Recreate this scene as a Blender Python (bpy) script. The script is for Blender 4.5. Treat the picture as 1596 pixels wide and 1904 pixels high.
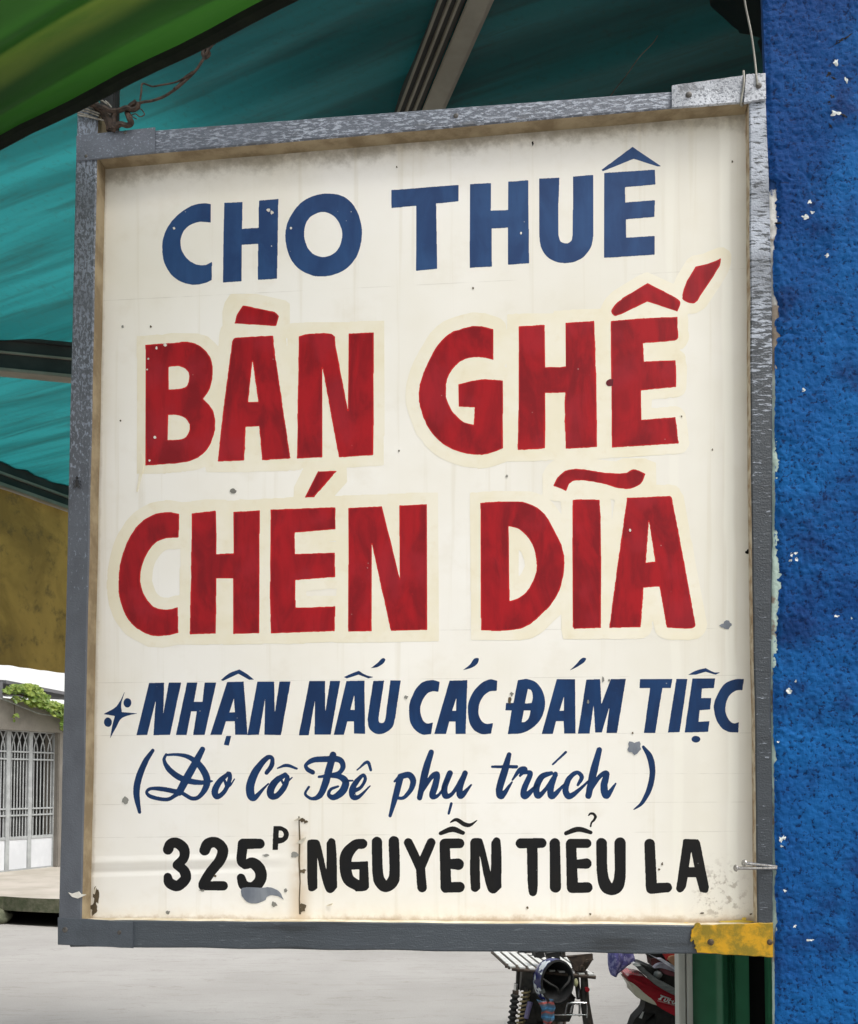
import bpy, bmesh, math, random
import numpy as np
from mathutils import Vector, Matrix, noise
from mathutils.geometry import tessellate_polygon
random.seed(7)
S = bpy.context.scene
C = S.collection
for o in list(bpy.data.objects): bpy.data.objects.remove(o)

# ------------------------------------------------------------------ camera
F, PPX, PPY, EYE = 1900.0, 798.0, 1375.0, 1.55
TH = math.atan(80 / F)
cam = bpy.data.cameras.new('camera'); camo = bpy.data.objects.new('camera', cam); C.objects.link(camo)
camo.location = (0, 0, EYE); camo.rotation_euler = (math.pi / 2 + TH, 0, 0)
cam.sensor_fit = 'HORIZONTAL'; cam.sensor_width = 36; cam.lens = F / 1596 * 36
cam.shift_y = (PPY - 952) / 1596
cam.clip_start = 0.05; cam.clip_end = 500
S.camera = camo
# ------------------------------------------------------------------ sky, sun, exposure
SUN_EL, SUN_AZ = math.radians(58), math.radians(132)      # azimuth clockwise from +Y
w = bpy.data.worlds.new('World'); S.world = w; w.use_nodes = True
nt = w.node_tree; nt.nodes.clear()
sky = nt.nodes.new('ShaderNodeTexSky'); sky.sky_type = 'NISHITA'; sky.sun_disc = False
sky.sun_elevation = SUN_EL; sky.sun_rotation = SUN_AZ
sky.air_density = 1.6; sky.dust_density = 6; sky.ozone_density = 1
hs = nt.nodes.new('ShaderNodeHueSaturation'); hs.inputs['Saturation'].default_value = 0.22
bg = nt.nodes.new('ShaderNodeBackground'); bg.inputs['Strength'].default_value = 0.13
wo = nt.nodes.new('ShaderNodeOutputWorld')
nt.links.new(sky.outputs[0], hs.inputs['Color']); nt.links.new(hs.outputs[0], bg.inputs[0]); nt.links.new(bg.outputs[0], wo.inputs[0])
sl = bpy.data.lights.new('sun', 'SUN'); sl.energy = 1.2; sl.angle = math.radians(22); sl.color = (1, 0.965, 0.91)
so = bpy.data.objects.new('sun', sl); C.objects.link(so)
sd = Vector((math.sin(SUN_AZ) * math.cos(SUN_EL), math.cos(SUN_AZ) * math.cos(SUN_EL), math.sin(SUN_EL)))
so.rotation_euler = sd.to_track_quat('Z', 'Y').to_euler(); so.location = sd * 20
vs = S.view_settings; vs.view_transform = 'Standard'; vs.look = 'None'; vs.gamma = 1; vs.use_curve_mapping = False
vs.exposure = 0.55

# ------------------------------------------------------------------ pixel -> place
def ray(px, py):
    d = ((px - PPX) / F, 1.0, (PPY - py) / F); c, s = math.cos(TH), math.sin(TH)
    return Vector((d[0], d[1] * c - d[2] * s, d[1] * s + d[2] * c))
def PD(px, py, Y):
    r = ray(px, py); r = r * (Y / r.y); return Vector((r.x, Y, r.z + EYE))
def PH(px, py, Z):
    r = ray(px, py); r = r * ((Z - EYE) / r.z); return Vector((r.x, r.y, Z))
def PP(px, py, p0, n):
    r = ray(px, py); t = (Vector(p0) - Vector((0, 0, EYE))).dot(n) / r.dot(n); return r * t + Vector((0, 0, EYE))

# ------------------------------------------------------------------ materials
def L(r, g, b):   # sRGB 0-255 -> linear
    f = lambda c: (c / 255 / 12.92) if c / 255 <= 0.04045 else ((c / 255 + 0.055) / 1.055) ** 2.4
    return (f(r), f(g), f(b), 1)
class NT:
    def __init__(s, name):
        s.m = bpy.data.materials.new(name); s.m.use_nodes = True; s.t = s.m.node_tree
        s.b = s.t.nodes['Principled BSDF']; s.out = s.t.nodes['Material Output']
    def n(s, t, **k):
        x = s.t.nodes.new(t)
        for a, v in k.items(): setattr(x, a, v)
        return x
    def lk(s, a, b): s.t.links.new(a, b)
    def sv(s, sock, v):
        if isinstance(v, bpy.types.NodeSocket): s.lk(v, sock)
        elif v is not None: sock.default_value = v
    def coord(s, kind='Object', scale=(1, 1, 1), rot=(0, 0, 0), uv=None):
        if uv: c = s.n('ShaderNodeUVMap', uv_map=uv).outputs[0]
        else: c = s.n('ShaderNodeTexCoord').outputs[kind]
        mp = s.n('ShaderNodeMapping'); s.lk(c, mp.inputs[0]); mp.inputs['Scale'].default_value = scale; mp.inputs['Rotation'].default_value = rot
        return mp.outputs[0]
    def noise(s, co, scale, detail=4, rough=0.55, dist=0.0):
        x = s.n('ShaderNodeTexNoise'); s.lk(co, x.inputs['Vector']); x.inputs['Scale'].default_value = scale
        x.inputs['Detail'].default_value = detail; x.inputs['Roughness'].default_value = rough; x.inputs['Distortion'].default_value = dist
        return x.outputs['Fac']
    def vor(s, co, scale, feat='F1'):
        x = s.n('ShaderNodeTexVoronoi', feature=feat); s.lk(co, x.inputs['Vector']); x.inputs['Scale'].default_value = scale
        return x.outputs['Distance']
    def ramp(s, v, a, b, lo=0.0, hi=1.0):
        x = s.n('ShaderNodeMapRange', interpolation_type='SMOOTHSTEP'); s.sv(x.inputs[0], v)
        x.inputs[1].default_value = a; x.inputs[2].default_value = b; x.inputs[3].default_value = lo; x.inputs[4].default_value = hi
        return x.outputs[0]
    def math(s, op, a, b=None):
        x = s.n('ShaderNodeMath', operation=op); s.sv(x.inputs[0], a); s.sv(x.inputs[1], b); return x.outputs[0]
    def mix(s, f, a, b):
        x = s.n('ShaderNodeMix', data_type='RGBA'); s.sv(x.inputs[0], f); s.sv(x.inputs[6], a); s.sv(x.inputs[7], b); return x.outputs[2]
    def bump(s, h, strength=0.3, dist=0.002, prev=None):
        x = s.n('ShaderNodeBump'); x.inputs['Strength'].default_value = strength; x.inputs['Distance'].default_value = dist
        s.lk(h, x.inputs['Height'])
        if prev: s.lk(prev, x.inputs['Normal'])
        return x.outputs[0]
    def fin(s, col=None, rough=0.5, normal=None, metal=0.0, spec=0.5):
        s.sv(s.b.inputs['Base Color'], col); s.sv(s.b.inputs['Roughness'], rough)
        s.b.inputs['Metallic'].default_value = metal; s.b.inputs['Specular IOR Level'].default_value = spec
        if normal: s.lk(normal, s.b.inputs['Normal'])
        return s.m
def simple(name, c1, c2=None, scale=20, rough=0.5, bump=0.2, bscale=80, metal=0, bd=0.002, spec=0.5, contrast=(0.35, 0.65)):
    t = NT(name); co = t.coord()
    n1 = t.noise(co, scale, 5, 0.6)
    col = t.mix(t.ramp(n1, *contrast), c1, c2 or tuple(x * 0.6 for x in c1[:3]) + (1,))
    nb = t.bump(t.noise(co, bscale, 4), bump, bd) if bump else None
    return t.fin(col, rough, nb, metal, spec)

# ------------------------------------------------------------------ mesh helpers
class MB:
    def __init__(s): s.v = []; s.f = []; s.mi = []; s.uv = {}
    def add(s, vs, fs, mi=0):
        o = len(s.v); s.v += [tuple(v) for v in vs]; s.f += [tuple(i + o for i in f) for f in fs]; s.mi += [mi] * len(fs); return s
    def box(s, lo, hi, M=None, mi=0):
        x0, y0, z0 = lo; x1, y1, z1 = hi
        vs = [Vector(p) for p in ((x0,y0,z0),(x1,y0,z0),(x1,y1,z0),(x0,y1,z0),(x0,y0,z1),(x1,y0,z1),(x1,y1,z1),(x0,y1,z1))]
        if M: vs = [M @ v for v in vs]
        return s.add(vs, [(0,3,2,1),(4,5,6,7),(0,1,5,4),(1,2,6,5),(2,3,7,6),(3,0,4,7)], mi)
    def tube(s, pts, r, n=8, closed=False, mi=0):
        pts = [Vector(p) for p in pts]; k = len(pts)
        rr = r if isinstance(r, (list, tuple)) else [r] * k
        o = len(s.v); up = Vector((0.13, 0.21, 0.97)); prev = None
        for i, p in enumerate(pts):
            a = pts[(i - 1) % k] if (closed or i > 0) else p; b = pts[(i + 1) % k] if (closed or i < k - 1) else p
            t = (b - a).normalized() if (b - a).length > 1e-9 else Vector((0, 0, 1))
            if prev is None:
                x = t.cross(up)
                if x.length < 1e-3: x = t.cross(Vector((1, 0, 0)))
            else:
                x = prev - t * prev.dot(t)
                if x.length < 1e-6: x = t.cross(up)
            x.normalize(); prev = x; y = t.cross(x)
            for j in range(n):
                th = 2 * math.pi * j / n
                s.v.append(tuple(p + (x * math.cos(th) + y * math.sin(th)) * rr[i]))
        fs = []
        for i in range(k if closed else k - 1):
            for j in range(n):
                a = o + i * n + j; b = o + i * n + (j + 1) % n; c = o + ((i + 1) % k) * n + (j + 1) % n; d = o + ((i + 1) % k) * n + j
                fs.append((a, b, c, d))
        if not closed:
            fs.append(tuple(o + j for j in reversed(range(n)))); fs.append(tuple(o + (k - 1) * n + j for j in range(n)))
        s.f += fs; s.mi += [mi] * len(fs); return s
    def prism(s, poly, ext, mi=0):
        k = len(poly); ext = Vector(ext); p = [Vector(q) for q in poly]
        s.add(p + [q + ext for q in p], [], mi); o = len(s.v) - 2 * k
        tris = tessellate_polygon([p])
        fs = [tuple(o + i for i in t) for t in tris] + [tuple(o + k + i for i in reversed(t)) for t in tris]
        fs += [(o + i, o + (i + 1) % k, o + k + (i + 1) % k, o + k + i) for i in range(k)]
        s.f += fs; s.mi += [mi] * len(fs); return s
    def lathe(s, prof, M, n=24, mi=0):
        k = len(prof); o = len(s.v)
        for (r, z) in prof:
            for j in range(n):
                a = 2 * math.pi * j / n; s.v.append(tuple(M @ Vector((r * math.cos(a), r * math.sin(a), z))))
        fs = [(o + i*n + j, o + i*n + (j+1) % n, o + (i+1)*n + (j+1) % n, o + (i+1)*n + j) for i in range(k - 1) for j in range(n)]
        s.f += fs; s.mi += [mi] * len(fs); return s
    def build(s, name, mats, parent=None, smooth=False, bevel=0, fixn=True):
        me = bpy.data.meshes.new(name); me.from_pydata(s.v, [], s.f)
        if not isinstance(mats, (list, tuple)): mats = [mats]
        for m in mats: me.materials.append(m)
        me.polygons.foreach_set('material_index', s.mi)
        for un, d in s.uv.items():
            lay = me.uv_layers.new(name=un)
            idx = np.empty(len(me.loops), dtype=np.int32); me.loops.foreach_get('vertex_index', idx)
            lay.data.foreach_set('uv', np.array(d, dtype=np.float32)[idx].ravel())
        if fixn or bevel:
            bm = bmesh.new(); bm.from_mesh(me)
            if bevel:
                bmesh.ops.bevel(bm, geom=bm.edges[:], offset=bevel, segments=2, affect='EDGES', clamp_overlap=True)
            bmesh.ops.recalc_face_normals(bm, faces=bm.faces[:])
            bm.to_mesh(me); bm.free()
        if smooth:
            me.polygons.foreach_set('use_smooth', [True] * len(me.polygons))
            if smooth != 'all':
                try: me.set_sharp_from_angle(angle=math.radians(40))
                except Exception: pass
        me.update()
        o = bpy.data.objects.new(name, me); C.objects.link(o)
        if parent: o.parent = parent
        return o
def tag(o, label=None, cat=None, group=None, kind=None):
    if label: o['label'] = label
    if cat: o['category'] = cat
    if group: o['group'] = group
    if kind: o['kind'] = kind
    return o
def thing(name, label, cat, loc=(0, 0, 0), group=None):
    o = bpy.data.objects.new(name, None); C.objects.link(o); o.location = loc; o.empty_display_size = 0.1
    return tag(o, label, cat, group)
def keep_world(o, root):           # part vertices are written in world space; hang it under a root that stands elsewhere
    o.parent = root
    off = Vector(root.location)
    o.data.transform(Matrix.Translation(-off)); return o
def part(name, mb, mats, root, **k):
    return keep_world(mb.build(name, mats, None, **k), root)
def catmull(pts, n=6, closed=False):
    P = [Vector(p) for p in pts]; k = len(P); out = []
    for i in range(k if closed else k - 1):
        p1, p2 = P[i], P[(i + 1) % k]
        p0 = P[i - 1] if (closed or i > 0) else p1 * 2 - p2
        p3 = P[(i + 2) % k] if (closed or i + 2 < k) else p2 * 2 - p1
        for j in range(n):
            t = j / n
            out.append(0.5 * ((2 * p1) + (p2 - p0) * t + (2 * p0 - 5 * p1 + 4 * p2 - p3) * t * t + (3 * p1 - p0 - 3 * p2 + p3) * t ** 3))
    if not closed: out.append(P[-1])
    return out
sstep = lambda a, b, x: (lambda t: t * t * (3 - 2 * t))(min(1, max(0, (x - a) / (b - a))))

# ================================================================== SETTING
T = Vector((0.385, 0.923, 0)); TN = Vector((-0.923, 0.385, 0))    # along the street, and across it
def ground_mat():
    t = NT('street_concrete'); co = t.coord()
    n1 = t.noise(co, 0.5, 6, 0.6); n2 = t.noise(co, 14, 5, 0.65)
    col = t.mix(t.ramp(n1, 0.3, 0.7), (0.37, 0.36, 0.345, 1), (0.30, 0.29, 0.275, 1))
    col = t.mix(t.ramp(t.noise(t.coord(scale=(1,2.5,1)), 3.5, 6, 0.7, 0.6), 0.55, 0.75, 0, 0.5), col, (0.25, 0.235, 0.20, 1))
    col = t.mix(t.ramp(t.noise(co, 90, 4, 0.7), 0.5, 0.75, 0, 0.45), col, (0.20, 0.195, 0.185, 1))
    wl = t.noise(t.coord(scale=(0.25, 1.6, 1), rot=(0, 0, 0.35)), 2.0, 6, 0.65, 0.8)
    col = t.mix(t.ramp(t.math('ABSOLUTE', t.math('SUBTRACT', wl, 0.5)), 0.010, 0.002, 0, 0.35), col, (0.19, 0.175, 0.15, 1))
    cr = t.vor(t.coord(scale=(0.5, 0.5, 0.5)), 1.0, 'DISTANCE_TO_EDGE')
    col = t.mix(t.ramp(t.math('ADD', cr, t.math('MULTIPLY', n2, 0.02)), 0.004, 0.010, 0.0, 0), col, (0.13, 0.12, 0.11, 1))
    return t.fin(col, 0.9, t.bump(t.noise(co, 60, 5, 0.7), 0.5, 0.006))
M_ground = ground_mat()
mb = MB(); mb.add([(-80, -40, 0), (90, -40, 0), (90, 130, 0), (-80, 130, 0)], [(0, 1, 2, 3)])
tag(mb.build('street', M_ground), kind='structure')

# far sidewalk slab over an open drain
M_slab = simple('sidewalk_concrete', (0.46, 0.42, 0.37, 1), (0.34, 0.31, 0.26, 1), 1.2, 0.9, 0.4, 50, bd=0.006)
M_moss = simple('mossy_concrete', (0.10, 0.10, 0.065, 1), (0.05, 0.06, 0.03, 1), 9, 0.95, 0.7, 40, bd=0.01)
a = PH(0, 1667, 0.30); b = PH(110, 1672, 0.30); d = (b - a).normalized()
p0 = a - d * 6; p1 = b + d * 1.0; p2 = p1 + T * 34; p3 = p0 + T * 36
mb = MB()
edge = [p0.lerp(p1, i / 40) for i in range(41)]
edge = [Vector((e.x + noise.noise(e * 3) * 0.03, e.y + noise.noise(e * 4 + Vector((9, 0, 0))) * 0.05, 0.30)) for e in edge]
poly = edge + [p2, p3]
k = len(poly); tr = tessellate_polygon([poly])
mb.add(poly, tr)
low = [Vector((q.x, q.y, 0.15 + noise.noise(q * 2.1) * 0.012)) for q in poly]
o = len(mb.v); mb.add(low, tr, 1)
mb.f += [(i, (i + 1) % k, o + (i + 1) % k, o + i) for i in range(k)]; mb.mi += [1] * k
tag(mb.build('sidewalk', [M_slab, M_moss]), kind='structure')
mb = MB(); e0, e1 = p0 - T * 0.02, p1 - T * 0.02
mb.add([Vector((q.x, q.y, 0.004)) for q in (e0 + T * 0.02, e1 + T * 0.02, e1 + T * 1.5, e0 + T * 1.5)], [(0, 1, 2, 3)])
tag(mb.build('drain_shade', simple('drain_shade_dark', (0.02, 0.018, 0.014, 1), rough=0.6)), kind='structure')  # dark sheet added on the drain floor, shade put into its colour
# earth bank the slab rests on, set back so the drain opening stays dark
mb = MB(); q0, q1 = p0 + T * 1.3, p1 + T * 1.3
mb.prism([Vector((q.x, q.y, -0.02)) for q in (q0, q1, p2, p3)], (0, 0, 0.155)); tag(mb.build('bank', M_moss), kind='structure')

# ================================================================== FAR SIDE: gate, wall, house, vine
G0 = PH(0, 1622, 0.30); GP = Vector((G0.x, G0.y, 0)); GN = Vector((T.y, -T.x, 0))
def gpt(px, py, off=0): return PP(px, py, GP + GN * off, GN)
def gs(px): return (gpt(px, 1450) - GP).dot(T)
def gw(s, z, off=0): return GP + T * s + GN * off + Vector((0, 0, z))
def gbox(mb, s0, s1, z0, z1, o0, o1, mi=0):
    vs = [gw(s, z, o) for z in (z0, z1) for (s, o) in ((s0, o0), (s1, o0), (s1, o1), (s0, o1))]
    return mb.add(vs, [(0,3,2,1),(4,5,6,7),(0,1,5,4),(1,2,6,5),(2,3,7,6),(3,0,4,7)], mi)
M_wall = simple('stained_render', (0.27, 0.25, 0.22, 1), (0.17, 0.155, 0.135, 1), 1.3, 0.95, 0.5, 40, bd=0.006)
M_dark = simple('dark_shed', (0.13, 0.13, 0.125, 1), (0.08, 0.08, 0.078, 1), 4, 0.95, 0.2, 40)
M_gate = simple('pale_grey_gate_paint', (0.40, 0.42, 0.425, 1), (0.31, 0.325, 0.33, 1), 8, 0.45, 0.1, 60)
M_gpanel = simple('white_gate_panel', (0.66, 0.68, 0.71, 1), (0.58, 0.60, 0.63, 1), 3, 0.4, 0.05, 30)
sE = gs(99); s_mid = gs(55); s_l = gs(14)
gwall = thing('gate_wall', 'grey stained concrete wall around the white metal gate across the street', 'wall', gw(0, 0.3))
mb = MB(); gbox(mb, sE, sE + 1.6, 0.3, 2.62, -0.18, 0.10); part('wall', mb, M_wall, gwall, bevel=0.012)
mb = MB()
zt = [(-6, 2.75), (-1, 2.74), (0.2, 2.72), (0.9, 2.58), (sE + 1.6, 2.50)]
vs = []
for (s_, z_) in zt: vs += [gw(s_, 2.285, 0.12), gw(s_, z_, 0.12), gw(s_, z_, -0.2), gw(s_, 2.285, -0.2)]
fs = [(0, 1, 2, 3), (16, 19, 18, 17)]
for i in range(4):
    for j in range(4): fs.append((4*i + j, 4*i + (j+1) % 4, 4*i + 4 + (j+1) % 4, 4*i + 4 + j))
mb.add(vs, fs); part('lintel', mb, M_wall, gwall)
mb = MB(); gbox(mb, -6, sE + 1.6, 0.3, 2.5, -2.6, -2.5); gbox(mb, -6, sE + 1.6, 2.45, 2.52, -2.5, -0.25)
gbox(mb, sE + 0.5, sE + 0.6, 0.3, 2.44, -2.49, -0.19); part('shed', mb, M_dark, gwall)
gate = thing('metal_gate', 'pale grey metal gate with pointed-arch bars and white lower panels', 'gate', gw(0, 0.3, 0.02))
stiles = [s_l - (s_mid - s_l) * 2, s_l - (s_mid - s_l), s_l, s_mid, sE]
def gz(py): return EYE - (py - 1455) / 1900 * gpt(60, 1455).y
ZT, Z1, Z2, Z3, Z4, ZPt, ZPb = gz(1361), gz(1399), gz(1412.5), gz(1503), gz(1515), gz(1556), gz(1613)
for i, s_ in enumerate(stiles):
    wd = 0.014 if i == len(stiles) - 1 else 0.038
    mb = MB(); gbox(mb, s_ - wd, s_ + wd, ZPb - 0.02, ZT, -0.02, 0.02); part('stile', mb, M_gate, gate, bevel=0.004)
for i in range(len(stiles) - 1):
    a0, a1 = stiles[i] + 0.04, stiles[i + 1] - (0.016 if i == len(stiles) - 2 else 0.04); wl = a1 - a0
    for z_ in (Z1, Z2, Z3, Z4):
        mb = MB(); gbox(mb, a0, a1, z_ - 0.011, z_ + 0.011, 0.002, 0.022); part('rail', mb, M_gate, gate)
    for z_, hh in ((ZPt, 0.02), (ZPb - 0.02, 0.025), (ZT, 0.012)):
        mb = MB(); gbox(mb, a0, a1, z_ - hh, z_ + hh, -0.016, 0.018); part('rail', mb, M_gate, gate)
    mb = MB(); gbox(mb, a0 + 0.002, a1 - 0.002, ZPb + 0.006, ZPt - 0.021, -0.006, 0.008); part('panel', mb, M_gpanel, gate)
    for q in range(3):
        c = a0 + wl * (q + 0.5) / 3; hp = wl / 12; rp = wl / 3
        for sg in (-1, 1):
            pth = [gw(c + sg * hp, ZPt + 0.02, 0.0), gw(c + sg * hp, Z1 + 0.02, 0.0)]
            for k_ in range(1, 7):     # the bar bends over to the opposite side
                t_ = k_ / 6; pth.append(gw(c + sg * (hp - (hp + rp * 0.5) * t_ ** 1.7), Z1 + 0.02 + (ZT - Z1 - 0.03) * t_, 0.003 * sg))
            mb = MB(); mb.tube(pth, 0.0095, 6); part('bar', mb, M_gate, gate)
# mossy stone in the drain mouth
mb = MB()
bm = bmesh.new(); bmesh.ops.create_icosphere(bm, subdivisions=3, radius=1)
sc = PH(8, 1712, 0.0)
for v in bm.verts:
    n_ = 1 + 0.28 * noise.noise(v.co * 1.3 + Vector((3, 1, 0))) + 0.12 * noise.noise(v.co * 4)
    v.co = Vector((sc.x - 0.05 + v.co.x * 0.21 * n_, sc.y - 0.22 + v.co.y * 0.2 * n_, 0.06 + v.co.z * 0.115 * n_))
mb.add([v.co for v in bm.verts], [[v.index for v in f.verts] for f in bm.faces]); bm.free()
M_stone = simple('mossy_stone', (0.15, 0.155, 0.10, 1), (0.07, 0.08, 0.05, 1), 9, 0.95, 0.8, 30, bd=0.01)
tag(mb.build('stone', M_stone, smooth='all'), 'rounded mossy stone lying under the edge of the concrete sidewalk slab', 'stone')

# white house behind the gate
M_white = simple('white_house_render', (0.80, 0.82, 0.84, 1), (0.74, 0.77, 0.79, 1), 0.5, 0.9, 0.2, 20)
M_roof = simple('grey_roof_sheet', (0.14, 0.14, 0.15, 1), (0.09, 0.09, 0.095, 1), 3, 0.7, 0.3, 20)
M_glass = simple('dark_window_glass', (0.03, 0.04, 0.05, 1), (0.05, 0.06, 0.07, 1), 2, 0.1, 0)
hs_ = thing('white_house', 'white rendered house rising behind the vine and the grey gate wall', 'house', gw(0, 0.3, -3))
mb = MB(); gbox(mb, -8, 18, 0.3, 6.6, -9, -3.2); part('wall', mb, M_white, hs_)
mb = MB(); gbox(mb, -8.2, 18.2, 6.6, 6.75, -9.2, -2.9); part('roof', mb, M_roof, hs_)
mb = MB(); gbox(mb, -8, 1.0, 3.55, 3.62, -3.2, -2.75); part('ledge', mb, M_white, hs_)
for s_ in (-6.5, -4, -1.5, 1):
    mb = MB(); gbox(mb, s_ - 0.45, s_ + 0.45, 4.4, 5.7, -3.2, -3.15); wf = part('window', mb, M_gate, hs_)
    mb = MB(); gbox(mb, s_ - 0.38, s_ + 0.38, 4.48, 5.62, -3.16, -3.14); q = mb.build('pane', M_glass); q.parent = wf; q.data.transform(Matrix.Translation(-Vector(hs_.location)))
# low grey roof between the wall and the house (its edge shows right of the vine)
rf = thing('shed_roof', 'low dark sheet roof edge behind the vine above the gate wall', 'roof', gw(0.9, 2.7, -0.6))
mb = MB()
vs = [gw(0.35, 2.98, -0.3), gw(2.4, 2.86, -0.3), gw(2.4, 3.02, -2.4), gw(0.35, 3.14, -2.4)]
mb.prism(vs, (0, 0, 0.05)); part('sheet', mb, M_roof, rf)
mb = MB(); mb.tube([gw(0.3, 2.62, -0.35), gw(0.3, 3.0, -0.35)], 0.03, 6); mb.tube([gw(2.35, 2.45, -0.35), gw(2.35, 2.9, -0.35)], 0.03, 6); part('post', mb, M_roof, rf)

# vine
def leaf_mat(name, c1, c2):
    t = NT(name); co = t.coord(); col = t.mix(t.ramp(t.noise(co, 6, 3), 0.35, 0.65), c1, c2)
    t.fin(col, 0.45)
    tr = t.n('ShaderNodeBsdfTranslucent'); t.lk(col, tr.inputs[0]); ms = t.n('ShaderNodeMixShader'); ms.inputs[0].default_value = 0.4
    t.lk(t.b.outputs[0], ms.inputs[1]); t.lk(tr.outputs[0], ms.inputs[2]); t.lk(ms.outputs[0], t.out.inputs[0]); return t.m
M_leaf = leaf_mat('vine_leaf', (0.38, 0.46, 0.11, 1), (0.13, 0.22, 0.04, 1))
M_stem = simple('vine_stem', (0.09, 0.07, 0.04, 1), rough=0.9)
vine = thing('vine', 'bright green leafy vine spilling over the grey wall above the gate', 'vine', gw(0.4, 2.7, 0))
mb = MB(); random.seed(3)
def leaf(mb, c, sz):
    nrm = Vector((random.gauss(0.1, 0.5), random.gauss(-0.7, 0.4), random.gauss(0.8, 0.5))).normalized()
    x = nrm.cross(Vector((random.random(), random.random(), random.random()))).normalized(); y = nrm.cross(x)
    P_ = [(-1, 0, 0), (-0.5, 0.55, 0.12), (0.35, 0.5, 0.1), (1, 0, -0.15), (0.35, -0.5, 0.1), (-0.5, -0.55, 0.12), (0, 0, 0)]
    vs = [c + (x * a + y * b_ + nrm * c_) * sz for a, b_, c_ in P_]
    mb.add(vs, [(0, 6, 1), (1, 6, 2), (2, 6, 3), (3, 6, 4), (4, 6, 5), (5, 6, 0)])
blobs = [(28, 1281, 12, 8, 50), (45, 1280, 15, 9, 90), (62, 1284, 16, 10, 110), (72, 1298, 20, 10, 150), (62, 1306, 16, 7, 90), (92, 1312, 22, 8, 150), (112, 1322, 18, 12, 130), (118, 1348, 6, 12, 50), (14, 1284, 7, 8, 25), (35, 1300, 14, 6, 30), (27, 1332, 6, 8, 8), (135, 1330, 20, 20, 140), (165, 1335, 22, 20, 140)]
for (px, py, rx, ry, n_) in blobs:
    for _ in range(n_):
        a_ = random.uniform(0, 6.28); r_ = math.sqrt(random.random())
        c = gpt(px + rx * r_ * math.cos(a_), py + ry * r_ * math.sin(a_), random.uniform(0.12, 0.45))
        leaf(mb, c, random.uniform(0.026, 0.052))
part('foliage', mb, M_leaf, vine, fixn=False)
mb = MB()
mb.tube(catmull([gpt(5, 1290, 0.15), gpt(40, 1292, 0.2), gpt(75, 1305, 0.2), gpt(118, 1328, 0.2), gpt(170, 1345, 0.2)]), 0.014, 6)
mb.tube(catmull([gpt(24, 1296, 0.16), gpt(27, 1318, 0.17), gpt(26, 1338, 0.16)]), 0.006, 5)
mb.tube(catmull([gpt(110, 1322, 0.16), gpt(116, 1345, 0.17), gpt(117, 1362, 0.16)]), 0.006, 5)
part('stem', mb, M_stem, vine)
M_cable = simple('pale_cable', (0.30, 0.32, 0.31, 1), rough=0.6)
mb = MB(); mb.tube(catmull([gpt(-120, 1262, 0.2), gpt(0, 1298.5, 0.2), gpt(50, 1318, 0.2), gpt(95, 1330, 0.2), gpt(220, 1334, 0.2)]), 0.010, 6)
tag(mb.build('cable', M_cable, smooth=True), 'pale cable sagging along the wall above the metal gate', 'cable')

# neighbouring far houses beyond the gate (seen only from the side)
M_cream = simple('cream_render', (0.55, 0.50, 0.40, 1), (0.45, 0.41, 0.33, 1), 0.6, 0.9, 0.3, 20)

# ================================================================== AWNING OVERHEAD
HT = EYE + 1.5
def bar2x(y): return -2.0 + (y - 4.75) * 0.417
def tarp_mat():
    t = NT('teal_tarpaulin')
    al = math.atan2(-0.47, 0.88)
    c0 = t.n('ShaderNodeTexCoord').outputs['Object']
    vr = t.n('ShaderNodeVectorRotate', rotation_type='Z_AXIS'); t.lk(c0, vr.inputs['Vector']); vr.inputs['Angle'].default_value = -al
    m2 = t.n('ShaderNodeMapping'); t.lk(vr.outputs[0], m2.inputs[0]); m2.inputs['Scale'].default_value = (0.07, 1, 1)
    st = t.noise(m2.outputs[0], 8, 4, 0.55, 0.15); st2 = t.noise(m2.outputs[0], 20, 4, 0.6, 0.15)
    gr = t.noise(t.coord(), 60, 5, 0.7)
    col = t.mix(t.ramp(st, 0.36, 0.62), (0.014, 0.135, 0.138, 1), (0.023, 0.235, 0.245, 1))
    col = t.mix(t.ramp(st2, 0.50, 0.68, 0, 0.42), col, (0.018, 0.06, 0.052, 1))
    col = t.mix(t.ramp(gr, 0.5, 0.75, 0, 0.35), col, (0.035, 0.08, 0.065, 1))
    t.fin(col, 0.55)
    tr = t.n('ShaderNodeBsdfTranslucent'); t.lk(col, tr.inputs[0]); ms = t.n('ShaderNodeMixShader'); ms.inputs[0].default_value = 0.55
    t.lk(t.b.outputs[0], ms.inputs[1]); t.lk(tr.outputs[0], ms.inputs[2]); t.lk(ms.outputs[0], t.out.inputs[0]); return t.m
M_tarp = tarp_mat()
awn = thing('tarpaulin_awning', 'teal creased tarpaulin awning stretched on aluminium profiles behind the sign', 'awning', (-0.6, 3.2, HT))
mb = MB(); NX, NY = 150, 150
cd = Vector((0.88, -0.47)); cn = Vector((0.47, 0.88))
for j in range(NY + 1):
    y = 1.15 + (5.5 - 1.15) * j / NY; yk = y
    xl = bar2x(y); xr = 0.57 + (y - 1.96) * 0.5 + 0.03 * noise.noise(Vector((0, y * 9, 2))) + 0.015 * noise.noise(Vector((0, y * 31, 5)))
    if y > 2.15: xr = min(xr, 0.66 + (y - 2.15) * 0.2)
    for i in range(NX + 1):
        x = xl + (xr - xl) * i / NX
        y = yk - max(0, yk - 1.9) * 0.62 * sstep(0.45, 1.0, i / NX)
        a_ = x * cd.x + y * cd.y; b_ = x * cn.x + y * cn.y
        z = 0.022 * noise.noise(Vector((a_ * 0.8, b_ * 6, 0))) + 0.012 * noise.noise(Vector((a_ * 1.2, b_ * 15, 3))) + 0.03 * noise.noise(Vector((x, y, 7)))
        mb.v.append((x, y, HT + z))
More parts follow.
